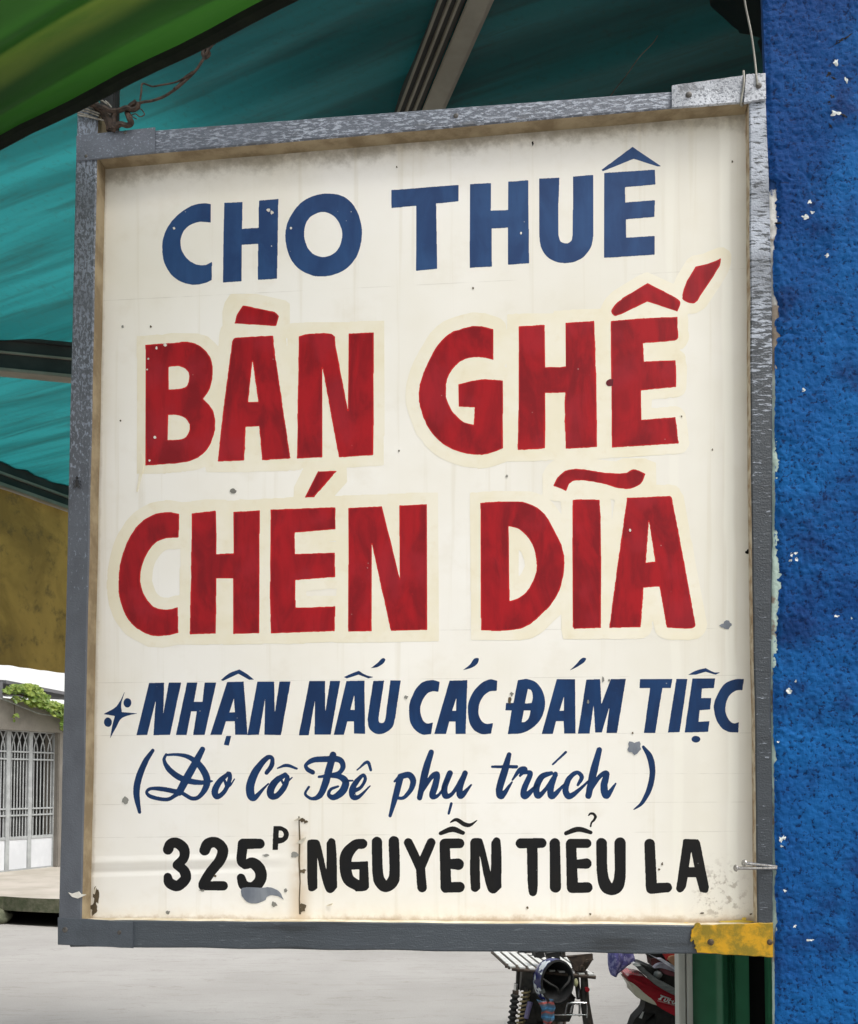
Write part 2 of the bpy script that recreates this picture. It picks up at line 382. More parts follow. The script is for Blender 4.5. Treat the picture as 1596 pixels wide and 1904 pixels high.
for j in range(NY):
    for i in range(NX):
        q = j * (NX + 1) + i; mb.f.append((q, q + 1, q + NX + 2, q + NX + 1)); mb.mi.append(0)
part('sheet', mb, M_tarp, awn, smooth='all', fixn=False)
M_alu = simple('dusty_aluminium', (0.36, 0.33, 0.27, 1), (0.28, 0.255, 0.20, 1), 7, 0.55, 0.1, 50)
M_alud = simple('dark_grooved_profile', (0.055, 0.055, 0.05, 1), (0.035, 0.035, 0.032, 1), 7, 0.6, 0.1, 50)
def beam(name_parts, A, B):
    """pieces: (name, side0, side1, z0, z1, mat); side is measured horizontally to the right of A->B"""
    A = Vector(A); B = Vector(B); d = (B - A).normalized(); sd_ = Vector((d.y, -d.x, 0))
    for (nm, s0, s1, z0, z1, m) in name_parts:
        mb = MB(); vs = [p + sd_ * s + Vector((0, 0, z)) for z in (z0, z1) for (p, s) in ((A, s0), (A, s1), (B, s1), (B, s0))]
        mb.add(vs, [(0,3,2,1),(4,5,6,7),(0,1,5,4),(1,2,6,5),(2,3,7,6),(3,0,4,7)]); part(nm, mb, m, awn, bevel=0.0015)
# profile crossing above the sign
A = PH(887, 0, HT - 0.03); B = PH(804, 195, HT - 0.03); dd = B - A
beam([('profile_flange', -0.018, 0.022, -0.010, 0.0, M_alu), ('profile_lip', 0.0225, 0.030, -0.004, 0.002, M_alu), ('profile_web', -0.030, -0.0185, 0.003, 0.05, M_alud), ('profile_web', -0.064, -0.031, 0.010, 0.05, M_alud),
      ('profile_rib', -0.034, -0.029, -0.002, 0.0095, M_alu), ('profile_rib', -0.0505, -0.0455, -0.002, 0.0095, M_alu), ('profile_rib', -0.066, -0.0625, -0.002, 0.0095, M_alu)], A - dd * 2.2, B + dd * 9)
# cross profile at the left
A = PH(0, 690, HT - 0.125); B = PH(135, 703, HT - 0.125); dd = (B - A).normalized()
A2, B2 = A - dd * 1.3, B + dd * 2.2
beam([('profile_flange', -0.035, 0.02, -0.006, 0.006, M_alu), ('profile_web', -0.004, 0.004, 0.0065, 0.115, M_alud), ('profile_rib', 0.0045, 0.012, 0.058, 0.066, M_alu), ('profile_rib', 0.0045, 0.016, 0.104, 0.118, M_alud)], A2, B2)
# outer edge profile, along the street
A = Vector((bar2x(2.0), 2.0, HT - 0.115)); B = Vector((bar2x(6.2), 6.2, HT - 0.115))
beam([('profile_flange', -0.02, 0.03, -0.006, 0.012, M_alu), ('profile_web', -0.004, 0.004, 0.0125, 0.15, M_alud), ('profile_rib', 0.0045, 0.016, 0.055, 0.068, M_alu), ('profile_rib', 0.0045, 0.02, 0.12, 0.145, M_alud)], A, B)
# ochre side curtain under the outer profile
def ochre_mat():
    t = NT('stained_ochre_canvas'); co = t.coord(); n1 = t.noise(co, 3.2, 5, 0.6, 0.6); n2 = t.noise(co, 14, 5, 0.65)
    col = t.mix(t.ramp(n1, 0.35, 0.65), (0.50, 0.33, 0.085, 1), (0.30, 0.20, 0.055, 1))
    col = t.mix(t.ramp(n2, 0.5, 0.72, 0, 0.7), col, (0.13, 0.10, 0.045, 1))
    t.fin(col, 0.85, t.bump(n2, 0.4, 0.01))
    tr = t.n('ShaderNodeBsdfTranslucent'); t.lk(col, tr.inputs[0]); ms = t.n('ShaderNodeMixShader'); ms.inputs[0].default_value = 0.4
    t.lk(t.b.outputs[0], ms.inputs[1]); t.lk(tr.outputs[0], ms.inputs[2]); t.lk(ms.outputs[0], t.out.inputs[0]); return t.m
M_ochre = ochre_mat()
mb = MB(); NS, NZ = 120, 30
for j in range(NZ + 1):
    for i in range(NS + 1):
        y = 3.2 + 2.9 * i / NS; x = bar2x(y) - 0.003; zt_ = HT - 0.125; zb_ = EYE + 0.55 + 0.012 * noise.noise(Vector((y * 9, 0, 1)))
        z = zb_ + (zt_ - zb_) * j / NZ; wv = (1 - 0.6 * j / NZ)
        off = wv * (0.035 * noise.noise(Vector((y * 3.2, z * 0.7, 4))) + 0.012 * noise.noise(Vector((y * 9, z * 3, 8))))
        mb.v.append((x + off * 0.92, y - off * 0.39, z))
for j in range(NZ):
    for i in range(NS):
        q = j * (NS + 1) + i; mb.f.append((q, q + 1, q + NS + 2, q + NS + 1)); mb.mi.append(0)
cur = mb.build('side_curtain', M_ochre, None, smooth='all', fixn=False)
tag(cur, 'stained ochre canvas curtain hanging below the outer awning profile', 'curtain')
# post that carries the awning, hidden behind the sign
mb = MB(); mb.box((-2.72, 3.0, 0), (-2.66, 3.06, HT - 0.02))
aw_post = part('post', mb, M_alud, awn, bevel=0.003)

# near green awning
HG = EYE + 0.945
GA = PH(0, 266, HG); GB = PH(530, -4, HG); gd = (GB - GA).normalized(); gn = Vector((-gd.y, gd.x, 0))
if gn.y > 0: gn = -gn
def green_mat():
    t = NT('green_awning_sheet'); co = t.coord(uv='st'); sep = t.n('ShaderNodeSeparateXYZ'); t.lk(co, sep.inputs[0])
    v = sep.outputs[1]
    n1 = t.noise(t.coord(uv='st', scale=(0.8, 9, 1)), 2.2, 3, 0.5)
    vv = t.math('ADD', v, t.math('MULTIPLY', t.math('SUBTRACT', n1, 0.5), 0.018))
    cA, cB, cC = (0.026, 0.096, 0.013, 1), (0.011, 0.048, 0.006, 1), (0.080, 0.120, 0.018, 1)
    col = cA
    for (e_, c_) in ((0.040, cB), (0.071, cC), (0.096, cB), (0.128, cA), (0.165, cB), (0.20, cC), (0.225, cB), (0.26, cA), (0.30, cB), (0.335, cC), (0.36, cB)):
        col = t.mix(t.ramp(vv, e_ - 0.006, e_ + 0.006), col, c_)
    n2 = t.noise(t.coord(uv='st', scale=(1, 6, 1)), 6, 5, 0.6)
    col = t.mix(t.ramp(n2, 0.42, 0.7, 0, 0.4), col, (0.018, 0.075, 0.010, 1))
    t.fin(col, 0.5)
    tr = t.n('ShaderNodeBsdfTranslucent'); t.lk(col, tr.inputs[0]); ms = t.n('ShaderNodeMixShader'); ms.inputs[0].default_value = 0.6
    t.lk(t.b.outputs[0], ms.inputs[1]); t.lk(tr.outputs[0], ms.inputs[2]); t.lk(ms.outputs[0], t.out.inputs[0]); return t.m
M_green = green_mat()
gaw = thing('green_awning', 'bright green striped awning sheet with a dark hem over the sign corner', 'awning', GA)
mb = MB(); NS, NV = 60, 60; st = []
for i in range(NS + 1):
    for j in range(NV + 1):
        s_ = -1.6 + 2.6 * i / NS; v_ = 0.44 * j / NV
        z = 0.010 * math.sin(v_ * 6.283 / 0.078 + 0.6) * sstep(0, 0.05, v_) + v_ * 0.10 + 0.012 * noise.noise(Vector((s_ * 1.6, v_ * 2, 0)))
        sag = 0.006 * noise.noise(Vector((s_ * 2.2, 4, 0))) * (1 - sstep(0, 0.2, v_))
        mb.v.append(tuple(GA + gd * s_ + gn * (v_ + sag) + Vector((0, 0, z)))); st.append((s_, v_))
for i in range(NS):
    for j in range(NV):
        q = i * (NV + 1) + j; mb.f.append((q, q + 1, q + NV + 2, q + NV + 1)); mb.mi.append(0)
mb.uv['st'] = st
part('sheet', mb, M_green, gaw, smooth='all', fixn=False)
M_hem = simple('dark_green_hem', (0.010, 0.014, 0.009, 1), (0.007, 0.010, 0.007, 1), 30, 0.85, 0.3, 200, spec=0.1)
mb = MB()
pts = [GA + gd * (-1.6 + 2.6 * i / 50) + gn * (0.004 + 0.004 * noise.noise(Vector((i * 0.4, 0, 0)))) + Vector((0, 0, -0.004 + 0.003 * noise.noise(Vector((i * 0.3, 5, 0))))) for i in range(51)]
for i in range(51):
    p = pts[i]
    for (u_, z_) in ((-0.011, -0.001), (-0.004, -0.007), (0.006, -0.005), (0.010, 0.001), (0.004, 0.006), (-0.008, 0.005)):
        mb.v.append(tuple(p + gn * u_ + Vector((0, 0, z_))))
for i in range(50):
    for j in range(6): mb.f.append((i*6 + j, i*6 + (j+1) % 6, i*6 + 6 + (j+1) % 6, i*6 + 6 + j)); mb.mi.append(0)
part('hem', mb, M_hem, gaw)
# thin ridge pole that carries the back of the green sheet, out of view
mb = MB(); mb.tube([GA + gd * -1.65 + gn * 0.455 + Vector((0, 0, 0.03)), GA + gd * 1.05 + gn * 0.455 + Vector((0, 0, 0.03))], 0.016, 8)
part('pole', mb, M_alud, gaw, smooth=True)

# ================================================================== SIGN FRAME OF REFERENCE
YAW = math.radians(7.3)
SO = Vector((0, 1.39, EYE - 0.228)); SU = Vector((math.cos(YAW), -math.sin(YAW), 0)); SN = Vector((math.sin(YAW), math.cos(YAW), 0))
def sl(px, py, y=0.0):               # pixel -> sign-local (s, y, z); y>0 lies behind the frame's front face
    p = PP(px, py, SO + SN * y, SN) - SO
    return Vector((p.dot(SU), y, p.z))
def sw(v): return SO + SU * v[0] + SN * v[1] + Vector((0, 0, v[2]))

# ================================================================== SHOP: blue pillar, added slab, facade, green door
def blue_mat():
    t = NT('rough_blue_wall_paint'); co = t.coord()
    n1 = t.noise(co, 3.6, 4, 0.55, 0.6); n2 = t.noise(co, 170, 5, 0.7); n3 = t.noise(co, 11, 5, 0.65)
    col = t.mix(t.ramp(n1, 0.36, 0.64), (0.0045, 0.048, 0.195, 1), (0.0075, 0.112, 0.35, 1))
    col = t.mix(t.ramp(n3, 0.50, 0.68, 0, 0.75), col, (0.006, 0.026, 0.115, 1))
    col = t.mix(t.ramp(n2, 0.58, 0.74, 0, 0.45), col, (0.02, 0.15, 0.40, 1))
    col = t.mix(t.ramp(n2, 0.47, 0.37, 0, 0.9), col, (0.002, 0.014, 0.065, 1))
    sp = t.vor(co, 38); gate_ = t.noise(co, 9, 3)
    f = t.math('MULTIPLY', t.ramp(t.math('ADD', sp, t.math('MULTIPLY', n2, 0.25)), 0.19, 0.15), t.ramp(gate_, 0.62, 0.68, 0, 0.7))
    col = t.mix(f, col, (0.30, 0.42, 0.60, 1))
    return t.fin(col, 0.7, t.bump(n2, 0.7, 0.003), spec=0.12)
M_blue = blue_mat()
def plaster_mat():
    t = NT('chipped_plaster'); co = t.coord(); n1 = t.noise(co, 9, 4, 0.6); n2 = t.noise(co, 60, 5, 0.7)
    sp = t.n('ShaderNodeSeparateXYZ'); t.lk(co, sp.inputs[0]); z = t.math('ADD', sp.outputs[2], t.math('MULTIPLY', t.math('SUBTRACT', n2, 0.5), 0.06))
    col = t.mix(t.ramp(z, 2.0, 2.2), (0.50, 0.64, 0.57, 1), (0.74, 0.73, 0.69, 1))
    br = t.math('MULTIPLY', t.ramp(z, 2.085, 2.105), t.ramp(z, 2.20, 2.18))
    br = t.math('MAXIMUM', br, t.math('MULTIPLY', t.ramp(t.noise(co, 16, 4, 0.6), 0.55, 0.60), t.ramp(n2, 0.35, 0.55)))
    col = t.mix(br, col, t.mix(n2, (0.16, 0.12, 0.09, 1), (0.42, 0.36, 0.29, 1)))
    col = t.mix(t.ramp(z, 2.335, 2.345), col, (0.004, 0.045, 0.17, 1))
    return t.fin(col, 0.9, t.bump(n2, 0.6, 0.004))
M_plaster = plaster_mat()
pil = thing('blue_pillar', 'rough blue painted wall pillar with chipped white edge beside the sign', 'pillar', (0.62, 1.36, 0))
WY = 0.006      # blue face stands a little in front of / behind the frame face (sign-local y)
chips = [(-200, 0), (300, 0), (332, 1), (338, 15), (352, 18), (400, 16), (418, 12), (430, 16), (448, 8), (470, 5), (500, 2), (545, 2), (552, 6), (568, 14), (590, 14), (598, 3), (606, 6), (620, 13), (636, 12), (648, 3),
         (700, 5), (740, 5), (800, 3), (830, 5), (850, 6), (900, 4), (930, 5), (945, 3), (1000, 4), (1030, 7), (1050, 10), (1062, 13), (1090, 14), (1120, 15), (1150, 11), (1175, 9), (1215, 5), (1240, 4), (1300, 2), (1380, 2), (1395, 7), (1408, 10), (1422, 3), (1470, 3), (1540, 2), (1600, 3), (1618, 6), (1640, 3), (1660, 2), (1695, 7), (1715, 8), (1735, 3), (1800, 1), (2100, 1)]
edge_x = [(-200, 1416), (0, 1418), (190, 1424), (320, 1429), (560, 1437), (1000, 1438), (1260, 1434.5), (1330, 1435.5), (1500, 1438), (1720, 1438.5), (1904, 1440), (2100, 1441)]
interp = lambda tb, x: float(np.interp(x, [a for a, b in tb], [b for a, b in tb]))
def wall_dn(v):
    d_ = 0.0024 * noise.noise(v * 19) + 0.0012 * noise.noise(v * 75 + Vector((4, 0, 0))) + 0.0014 * noise.noise(Vector((v.x * 170, 0, v.z * 215))) * (0.5 + 1.1 * abs(noise.noise(v * 9))) + 0.0014 * noise.noise(v * 300)
    pit = noise.noise(v * 11 + Vector((7, 7, 7)))
    return d_ - max(0, pit - 0.5) * 0.02
mb = MB(); NXW = 84; pys = list(np.arange(-120, 2080, 3.2))
for py in pys:
    cx = interp(chips, py); ex = interp(edge_x, py)
    jag = cx * (0.75 + 0.5 * noise.noise(Vector((0, py * 0.11, 3)))) + max(0, 1.2 * noise.noise(Vector((0, py * 0.2, 9)))) + 0.6
    x0 = ex + max(0, jag)
    for i in range(NXW + 1):
        px = x0 + (1720 - x0) * (i / NXW) ** 1.15
        p = sl(px, py, WY)
        v = Vector((p.x, 0, p.z))
        dn = wall_dn(v)
        dn -= 0.0025 * (1 - sstep(0, 0.008, p.x - sl(x0, py, WY).x))
        mb.v.append(tuple(sw(Vector((p.x, WY - 0.002 - dn, p.z)))))
R_ = NXW + 1
for j in range(len(pys) - 1):
    for i in range(NXW):
        q = j * R_ + i; mb.f.append((q, q + R_, q + R_ + 1, q + 1)); mb.mi.append(0)
part('blue_coat', mb, M_blue, pil, smooth='all', fixn=False)
# plaster core under the paint (its left edge follows the wall's own edge)
mb = MB(); z_lo, z_hi = -SO.z, 3.9 - SO.z
core = []
for py in list(np.arange(-120, 2080, 8)):
    ex = interp(edge_x, py); p = sl(ex, py, WY); core.append((p.x + 0.0006 * noise.noise(Vector((py * 0.05, 0, 0))), p.z))
core = [(core[0][0] - 0.004, z_hi)] + core + [(core[-1][0] + 0.002, z_lo)]
for (x_, z_) in core:
    for (dx, dy) in ((0, WY + 0.004), (0.004, WY + 0.0012), (0.45, WY + 0.0012), (0.45, 0.017), (0.0, 0.017)):
        xx = x_ + dx if dx < 0.1 else 0.95
        dn = 0.0016 * noise.noise(Vector((xx, dy, z_)) * 60) if dx < 0.1 and dy < 0.1 else 0
        mb.v.append(tuple(sw((xx, dy + dn, z_))))
for j in range(len(core) - 1):
    for i in range(5): mb.f.append((5*j + i, 5*j + (i+1) % 5, 5*j + 5 + (i+1) % 5, 5*j + 5 + i)); mb.mi.append(0)
part('plaster_core', mb, M_plaster, pil, smooth=True)
mb = MB()
q_ = [sw((x_, y_, z_)) for z_ in (z_lo, z_hi) for (x_, y_) in ((0.53, 0.0225), (0.95, 0.0225), (0.95, 0.3), (0.53, 0.3))]
mb.add(q_, [(0,3,2,1),(4,5,6,7),(0,1,5,4),(1,2,6,5),(2,3,7,6),(3,0,4,7)]); part('body', mb, M_plaster, pil)
# blue coat on the wall that runs on to the right and up/down, outside the photograph
mb = MB()
for (xa, xb, za, zb) in ((sl(1720, 900, WY).x, 0.95, z_lo, z_hi), (0.462, sl(1720, 900, WY).x, z_lo, sl(1600, 2070, WY).z), (0.47, sl(1720, 900, WY).x, sl(1600, -115, WY).z, z_hi)):
    mb.add([sw((xa, WY - 0.003, za)), sw((xb, WY - 0.003, za)), sw((xb, WY - 0.003, zb)), sw((xa, WY - 0.003, zb))], [(0, 1, 2, 3)])
part('outer_blue_coat', mb, M_blue, pil)
M_chipw = simple('bare_white_plaster', (0.75, 0.77, 0.74, 1), (0.60, 0.66, 0.64, 1), 90, 0.9, 0.4, 300)
def blob_px(px, py, rx, ry, seed, n=14, irr=0.35, ang=0.0):
    out = []
    for i in range(n):
        a_ = 2 * math.pi * i / n; r_ = 1 + irr * noise.noise(Vector((math.cos(a_) * 1.4, math.sin(a_) * 1.4, seed * 3.7))) * 1.8
        x, y = rx * r_ * math.cos(a_), ry * r_ * math.sin(a_); c_, s_ = math.cos(ang), math.sin(ang)
        out.append((px + x * c_ - y * s_, py + x * s_ + y * c_))
    return out
def wall_patch(nm, px, py, rx, ry, seed_, m, lift, ang=0.0):
    mb = MB(); k_ = 22; out = []
    c_ = (px, py); ringp = blob_px(px, py, rx, ry, seed_, k_, 0.62, ang)
    def w3(x, y):
        p = sl(x, y, WY); return tuple(sw(Vector((p.x, WY - 0.002 - wall_dn(Vector((p.x, 0, p.z))) - lift, p.z))))
    vs_ = [w3(px, py)] + [w3(px + (x - px) * f_, py + (y - py) * f_) for f_ in (0.5, 0.85, 1.0) for x, y in ringp]
    vs_ = vs_[:-k_] + [tuple(Vector(v) + SN * (lift + 0.002)) for v in vs_[-k_:]]
    fs_ = [(0, 1 + j, 1 + (j + 1) % k_) for j in range(k_)]
    for r_ in range(2): fs_ += [(1 + r_ * k_ + j, 1 + r_ * k_ + k_ + j, 1 + r_ * k_ + k_ + (j + 1) % k_, 1 + r_ * k_ + (j + 1) % k_) for j in range(k_)]
    mb.add(vs_, fs_); return part(nm, mb, m, pil)
for i, (px, py, rx, ry) in enumerate([(1555, 117, 5, 5.5), (1573, 150, 3.5, 6), (1554, 214, 10, 6), (1505, 377, 3.5, 5), (1498, 405, 6, 3.5), (1510, 396, 5, 2), (1471, 1032, 3, 3.5), (1480, 1029, 3.5, 2.6), (1470, 1043, 3.2, 3), (1481, 1040, 3, 4), (1556, 1146, 5, 2.5), (1466, 1284, 6, 5), (1479, 1268, 2, 3), (1452, 1560, 4, 6), (1458, 1557, 3, 4), (1453, 1573, 3, 3), (1478, 1722, 3, 3), (1505, 1748, 9, 2.4), (1494, 725, 3, 4), (1538, 476, 4, 3), (1447, 1380, 1.8, 2.4), (1460, 1656, 3, 3)]):
    wall_patch('bare_patch', px, py, rx, ry, i, M_chipw, 0.0004)
M_pit = simple('dark_pit', (0.012, 0.014, 0.02, 1), rough=0.95)
for i, (px, py, rx, ry, an) in enumerate([(1561, 78, 9, 3.5, -0.5), (1578, 68, 9, 2, -0.6), (1541, 140, 4, 5, 0.3), (1549, 146, 6, 2, 0.3), (1548, 182, 5, 4, 0), (1540, 195, 4, 3, 0), (1449, 416, 5, 2, 0.1), (1570, 218, 8, 2, 0.5), (1544, 236, 6, 2, 0.8)]):
    wall_patch('pit', px, py, rx, ry, i + 40, M_pit, 0.0003, an)

# facade running along the street behind the pillar, with a slab added above to shade the tarpaulin
M_fac = simple('shade_dark_concrete', (0.09, 0.085, 0.08, 1), (0.06, 0.058, 0.055, 1), 2, 0.95, 0.4, 30)  # dark colour stands in for the shade under the slab
shop = thing('shop_building', 'dark shop front behind the blue pillar, with a concrete slab added to shade the awning', 'building', (1.6, 3.5, 0))
f0 = Vector((0.96, 1.62, 0)); f1 = f0 + T * 9; off = -TN * 0.25
fm = f0 + T * 1.6
mb = MB(); mb.prism([f0, fm, fm + off, f0 + off], (0, 0, 3.31)); part('wall', mb, M_fac, shop)
mb = MB(); mb.prism([fm + T * 0.01, f1, f1 + off, fm + T * 0.01 + off], (0, 0, 2.6)); part('low_wall', mb, M_cream, shop)
mb = MB(); q0 = f0 + T * -0.48 + TN * 1.4; q1 = f0 + T * 1.1 + TN * 1.4
mb.prism([q0 + Vector((0, 0, 3.32)), q1 + Vector((0, 0, 3.32)), q1 - TN * 3.4 + Vector((0, 0, 3.32)), q0 - TN * 3.4 + Vector((0, 0, 3.32))], (0, 0, 0.16)); part('added_slab', mb, M_fac, shop)  # added overhead, its reach set to shade the tarpaulin
mb = MB(); mb.prism([q + Vector((0, 0, 3.485)) for q in (f0, fm, fm - TN * 3, f0 - TN * 3)], (0, 0, 0.5)); part('upper_wall', mb, M_cream, shop)
# green folding door, standing open, and its pale guide post
M_gdoor = simple('green_door_enamel', (0.052, 0.25, 0.13, 1), (0.042, 0.20, 0.10, 1), 6, 0.38, 0.12, 30, bd=0.004)
M_black = simple('black_gap', (0.006, 0.006, 0.006, 1), rough=0.9)
DY = 2.25
door = thing('folding_door', 'green sheet-metal folding door standing open below the sign', 'door', (0.66, DY, 0))
def dbox(x0, x1, y0, y1, z1=2.3, z0=0.0):
    a_, b_ = PD(x0, 1840, DY).x, PD(x1, 1840, DY).x; m_ = MB(); m_.box((a_, DY + y0, z0), (b_, DY + y1, z1)); return m_
for (x0, x1, y0, y1) in ((1371, 1397, 0.01, 0.035), (1429, 1500, 0.0, 0.025)):
    part('leaf', dbox(x0, x1, y0, y1), M_gdoor, door, bevel=0.002)
# the broad leaf is a pressed sheet with a rolled edge
mb = MB(); xs = np.linspace(1284, 1369, 44)
for z_ in np.linspace(0, 2.3, 70):
    for px in xs:
        u_ = (px - 1284) / 85; x_ = PD(px, 1840, DY).x
        y_ = -0.004 * math.sin(u_ * 3.1) - 0.014 * math.exp(-((u_ - 0.68) / 0.07) ** 2) * 0.5 + 0.03 * sstep(0.78, 1.0, u_) + 0.0025 * noise.noise(Vector((x_ * 8, z_ * 3, 0)))
        mb.v.append((x_, DY + y_, z_))
for j in range(69):
    for i in range(43): q = j * 44 + i; mb.f.append((q, q + 1, q + 45, q + 44)); mb.mi.append(0)
part('leaf', mb, M_gdoor, door, smooth='all', fixn=False)
part('gap_backing', dbox(1300, 1500, 0.06, 0.09), M_black, door)
mb = dbox(1284, 1500, -0.02, 0.08, 2.36, 2.305); part('head_rail', mb, M_gdoor, door, bevel=0.003)
gp = thing('guide_post', 'pale grey metal guide post with a dark slit beside the green door', 'post', (0.55, DY, 0))
M_post = simple('pale_post_paint', (0.66, 0.655, 0.61, 1), (0.58, 0.575, 0.54, 1), 5, 0.5, 0.1, 50)
for (x0, x1) in ((1257, 1269.3), (1271.6, 1282.5)):
    part('profile', dbox(x0, x1, -0.03, 0.01, 2.4), M_post, gp, bevel=0.002)
part('slit', dbox(1269, 1272, -0.012, 0.008, 2.4), M_black, gp)

# ================================================================== THE SIGN
def grey_mat(name, base, light, fleck, scale=(1, 1, 1), thr=(0.52, 0.60), rough=0.42, dark=None, fade=None, ns=260):  # pale flecks paint sky highlights into the colour; fade thins them downward
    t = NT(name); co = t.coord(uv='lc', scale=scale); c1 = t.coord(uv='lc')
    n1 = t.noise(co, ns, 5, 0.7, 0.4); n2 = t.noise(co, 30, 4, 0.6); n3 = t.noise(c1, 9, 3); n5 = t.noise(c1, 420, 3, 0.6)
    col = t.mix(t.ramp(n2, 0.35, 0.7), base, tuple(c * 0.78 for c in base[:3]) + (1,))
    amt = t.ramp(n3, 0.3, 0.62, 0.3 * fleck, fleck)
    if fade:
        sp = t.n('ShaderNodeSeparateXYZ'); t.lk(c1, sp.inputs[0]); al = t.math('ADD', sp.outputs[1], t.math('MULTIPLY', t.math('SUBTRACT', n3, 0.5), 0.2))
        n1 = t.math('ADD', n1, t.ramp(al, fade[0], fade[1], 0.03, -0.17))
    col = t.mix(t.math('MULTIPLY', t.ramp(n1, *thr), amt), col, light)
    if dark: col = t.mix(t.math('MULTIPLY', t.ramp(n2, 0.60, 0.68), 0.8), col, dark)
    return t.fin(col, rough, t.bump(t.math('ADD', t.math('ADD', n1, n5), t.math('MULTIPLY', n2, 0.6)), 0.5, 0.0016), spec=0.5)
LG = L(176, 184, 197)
M_bat_top = grey_mat('grey_paint_sky_flecks_top', L(98, 104, 115), LG, 0.8, (0.35, 1.2, 1), (0.49, 0.58), dark=L(84, 86, 90))
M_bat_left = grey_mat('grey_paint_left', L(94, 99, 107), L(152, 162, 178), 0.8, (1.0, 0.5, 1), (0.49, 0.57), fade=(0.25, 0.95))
M_bat_right = grey_mat('grey_paint_sky_flecks_right', L(60, 66, 72), LG, 1.0, (0.22, 1.0, 1), (0.44, 0.51), fade=(0.12, 0.62))
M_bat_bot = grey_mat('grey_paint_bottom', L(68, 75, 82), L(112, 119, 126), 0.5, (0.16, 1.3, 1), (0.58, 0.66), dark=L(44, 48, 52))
M_plate_tl = grey_mat('grey_strap_corner', L(106, 112, 123), L(164, 172, 186), 0.6, (1, 1, 1), (0.55, 0.64))
M_plate_tr = grey_mat('grey_strap_sky_flecks', L(120, 125, 134), L(204, 209, 217), 1.0, (0.9, 0.9, 1), (0.40, 0.50), dark=L(92, 95, 100))
M_plate_bl = grey_mat('grey_strap_dark', L(76, 83, 91), L(112, 119, 127), 0.25, (1, 1, 1), (0.6, 0.7))
def yellow_mat():
    t = NT('yellow_brushed_paint'); co = t.coord(uv='lc', scale=(0.9, 0.9, 1)); n1 = t.noise(co, 38, 6, 0.72, 0.2)
    col = t.mix(t.ramp(n1, 0.40, 0.60), L(196, 148, 14), L(134, 114, 22))
    col = t.mix(t.ramp(t.noise(t.coord(uv='lc'), 120, 4, 0.7), 0.62, 0.72, 0, 0.7), col, L(120, 112, 60))
    return t.fin(col, 0.4, t.bump(t.noise(co, 200, 4), 0.4, 0.0012))
M_yel = yellow_mat()
M_tan = simple('bare_tan_wood', L(164, 148, 119), L(130, 113, 86), 26, 0.85, 0.5, 160, bd=0.0015)
M_ledge = simple('cream_ledge', L(226, 218, 198), L(196, 182, 152), 40, 0.6, 0.3, 120, bd=0.001)
M_nail = simple('grey_nail', (0.14, 0.13, 0.12, 1), (0.06, 0.055, 0.05, 1), 200, 0.5, 0.2, 300, metal=0.3)
M_rust = simple('rusty_nail', (0.10, 0.07, 0.035, 1), (0.03, 0.022, 0.014, 1), 300, 0.7, 0.3, 300)

sign = thing('painted_sign', 'hand-painted cream rental sign with blue, red and black lettering in a grey wooden frame', 'sign', SO)
sign.rotation_euler = (0, 0, -YAW)
sign_parent = {}
def batten(name, quad, y0, y1, mats, inner=None, axis=0, n=40, jit=0.0006, ch=0.0018, mid=None):
    """quad px: TL,TR,BR,BL of the front face; axis 0 = long sideways, 1 = long upright; inner = which long side shows material 1"""
    q = [sl(*p, y0) for p in quad]; m_ = MB(); lc = []
    ln = (q[1] - q[0]).length if axis == 0 else (q[3] - q[0]).length
    for i in range(n + 1):
        t_ = i / n
        if axis == 0: a_, b_ = q[0].lerp(q[1], t_), q[3].lerp(q[2], t_)
        else: a_, b_ = q[0].lerp(q[3], t_), q[1].lerp(q[2], t_)
        if mid:
            py_ = quad[0][1] + (quad[3][1] - quad[0][1]) * t_; ks = np.linspace(quad[0][1] + 40, quad[3][1], len(mid))
            a_ = sl(float(np.interp(py_, ks, [m[0] for m in mid])), py_, y0); b_ = sl(float(np.interp(py_, ks, [m[1] for m in mid])), py_, y0)
        wd = (b_ - a_).length; e = (b_ - a_).normalized()
        sd_ = quad[0][0] * 0.01
        ja = jit * noise.noise(Vector((t_ * 14, sd_, 0))) ; jb = jit * noise.noise(Vector((t_ * 14, sd_, 9)))
        a2 = a_ + e * ja; b2 = b_ + e * jb
        dep = y1 - y0
        ring = [(a2 + e * ch, 0), (b2 - e * ch, 0), (b2, ch), (b2, dep), (a2, dep), (a2, ch)]
        for (p, yy) in ring:
            m_.v.append((p.x, y0 + yy + (0.0004 * noise.noise(Vector((t_ * 20, sd_, 4))) if yy == 0 else 0), p.z))
        al = ln * t_; of_ = quad[0][0] * 0.0123
        for vv in (ch, wd - ch, wd, wd + dep, -dep, 0):
            lc.append((al, vv + of_) if axis == 0 else (vv + of_, al))
    for i in range(n):
        for j in range(6):
            m_.f.append((i*6 + j, i*6 + (j+1) % 6, i*6 + 6 + (j+1) % 6, i*6 + 6 + j))
            m_.mi.append(1 if (inner == 'b' and j == 2) or (inner == 'a' and j == 4) else 0)
    m_.f += [tuple(range(6)), tuple(n*6 + j for j in reversed(range(6)))]; m_.mi += [0, 0]
    m_.uv['lc'] = lc
    return m_.build(name, mats, sign)
BK = 0.032; M_rin = simple('cream_smeared_wood', L(206, 196, 174), L(158, 132, 100), 60, 0.7, 0.3, 150, bd=0.001)
batten('top_batten', [(182, 249), (1392, 158), (1392, 188), (182, 293.5)], 0.0015, BK, [M_bat_top, M_tan], 'b', 0, 60)
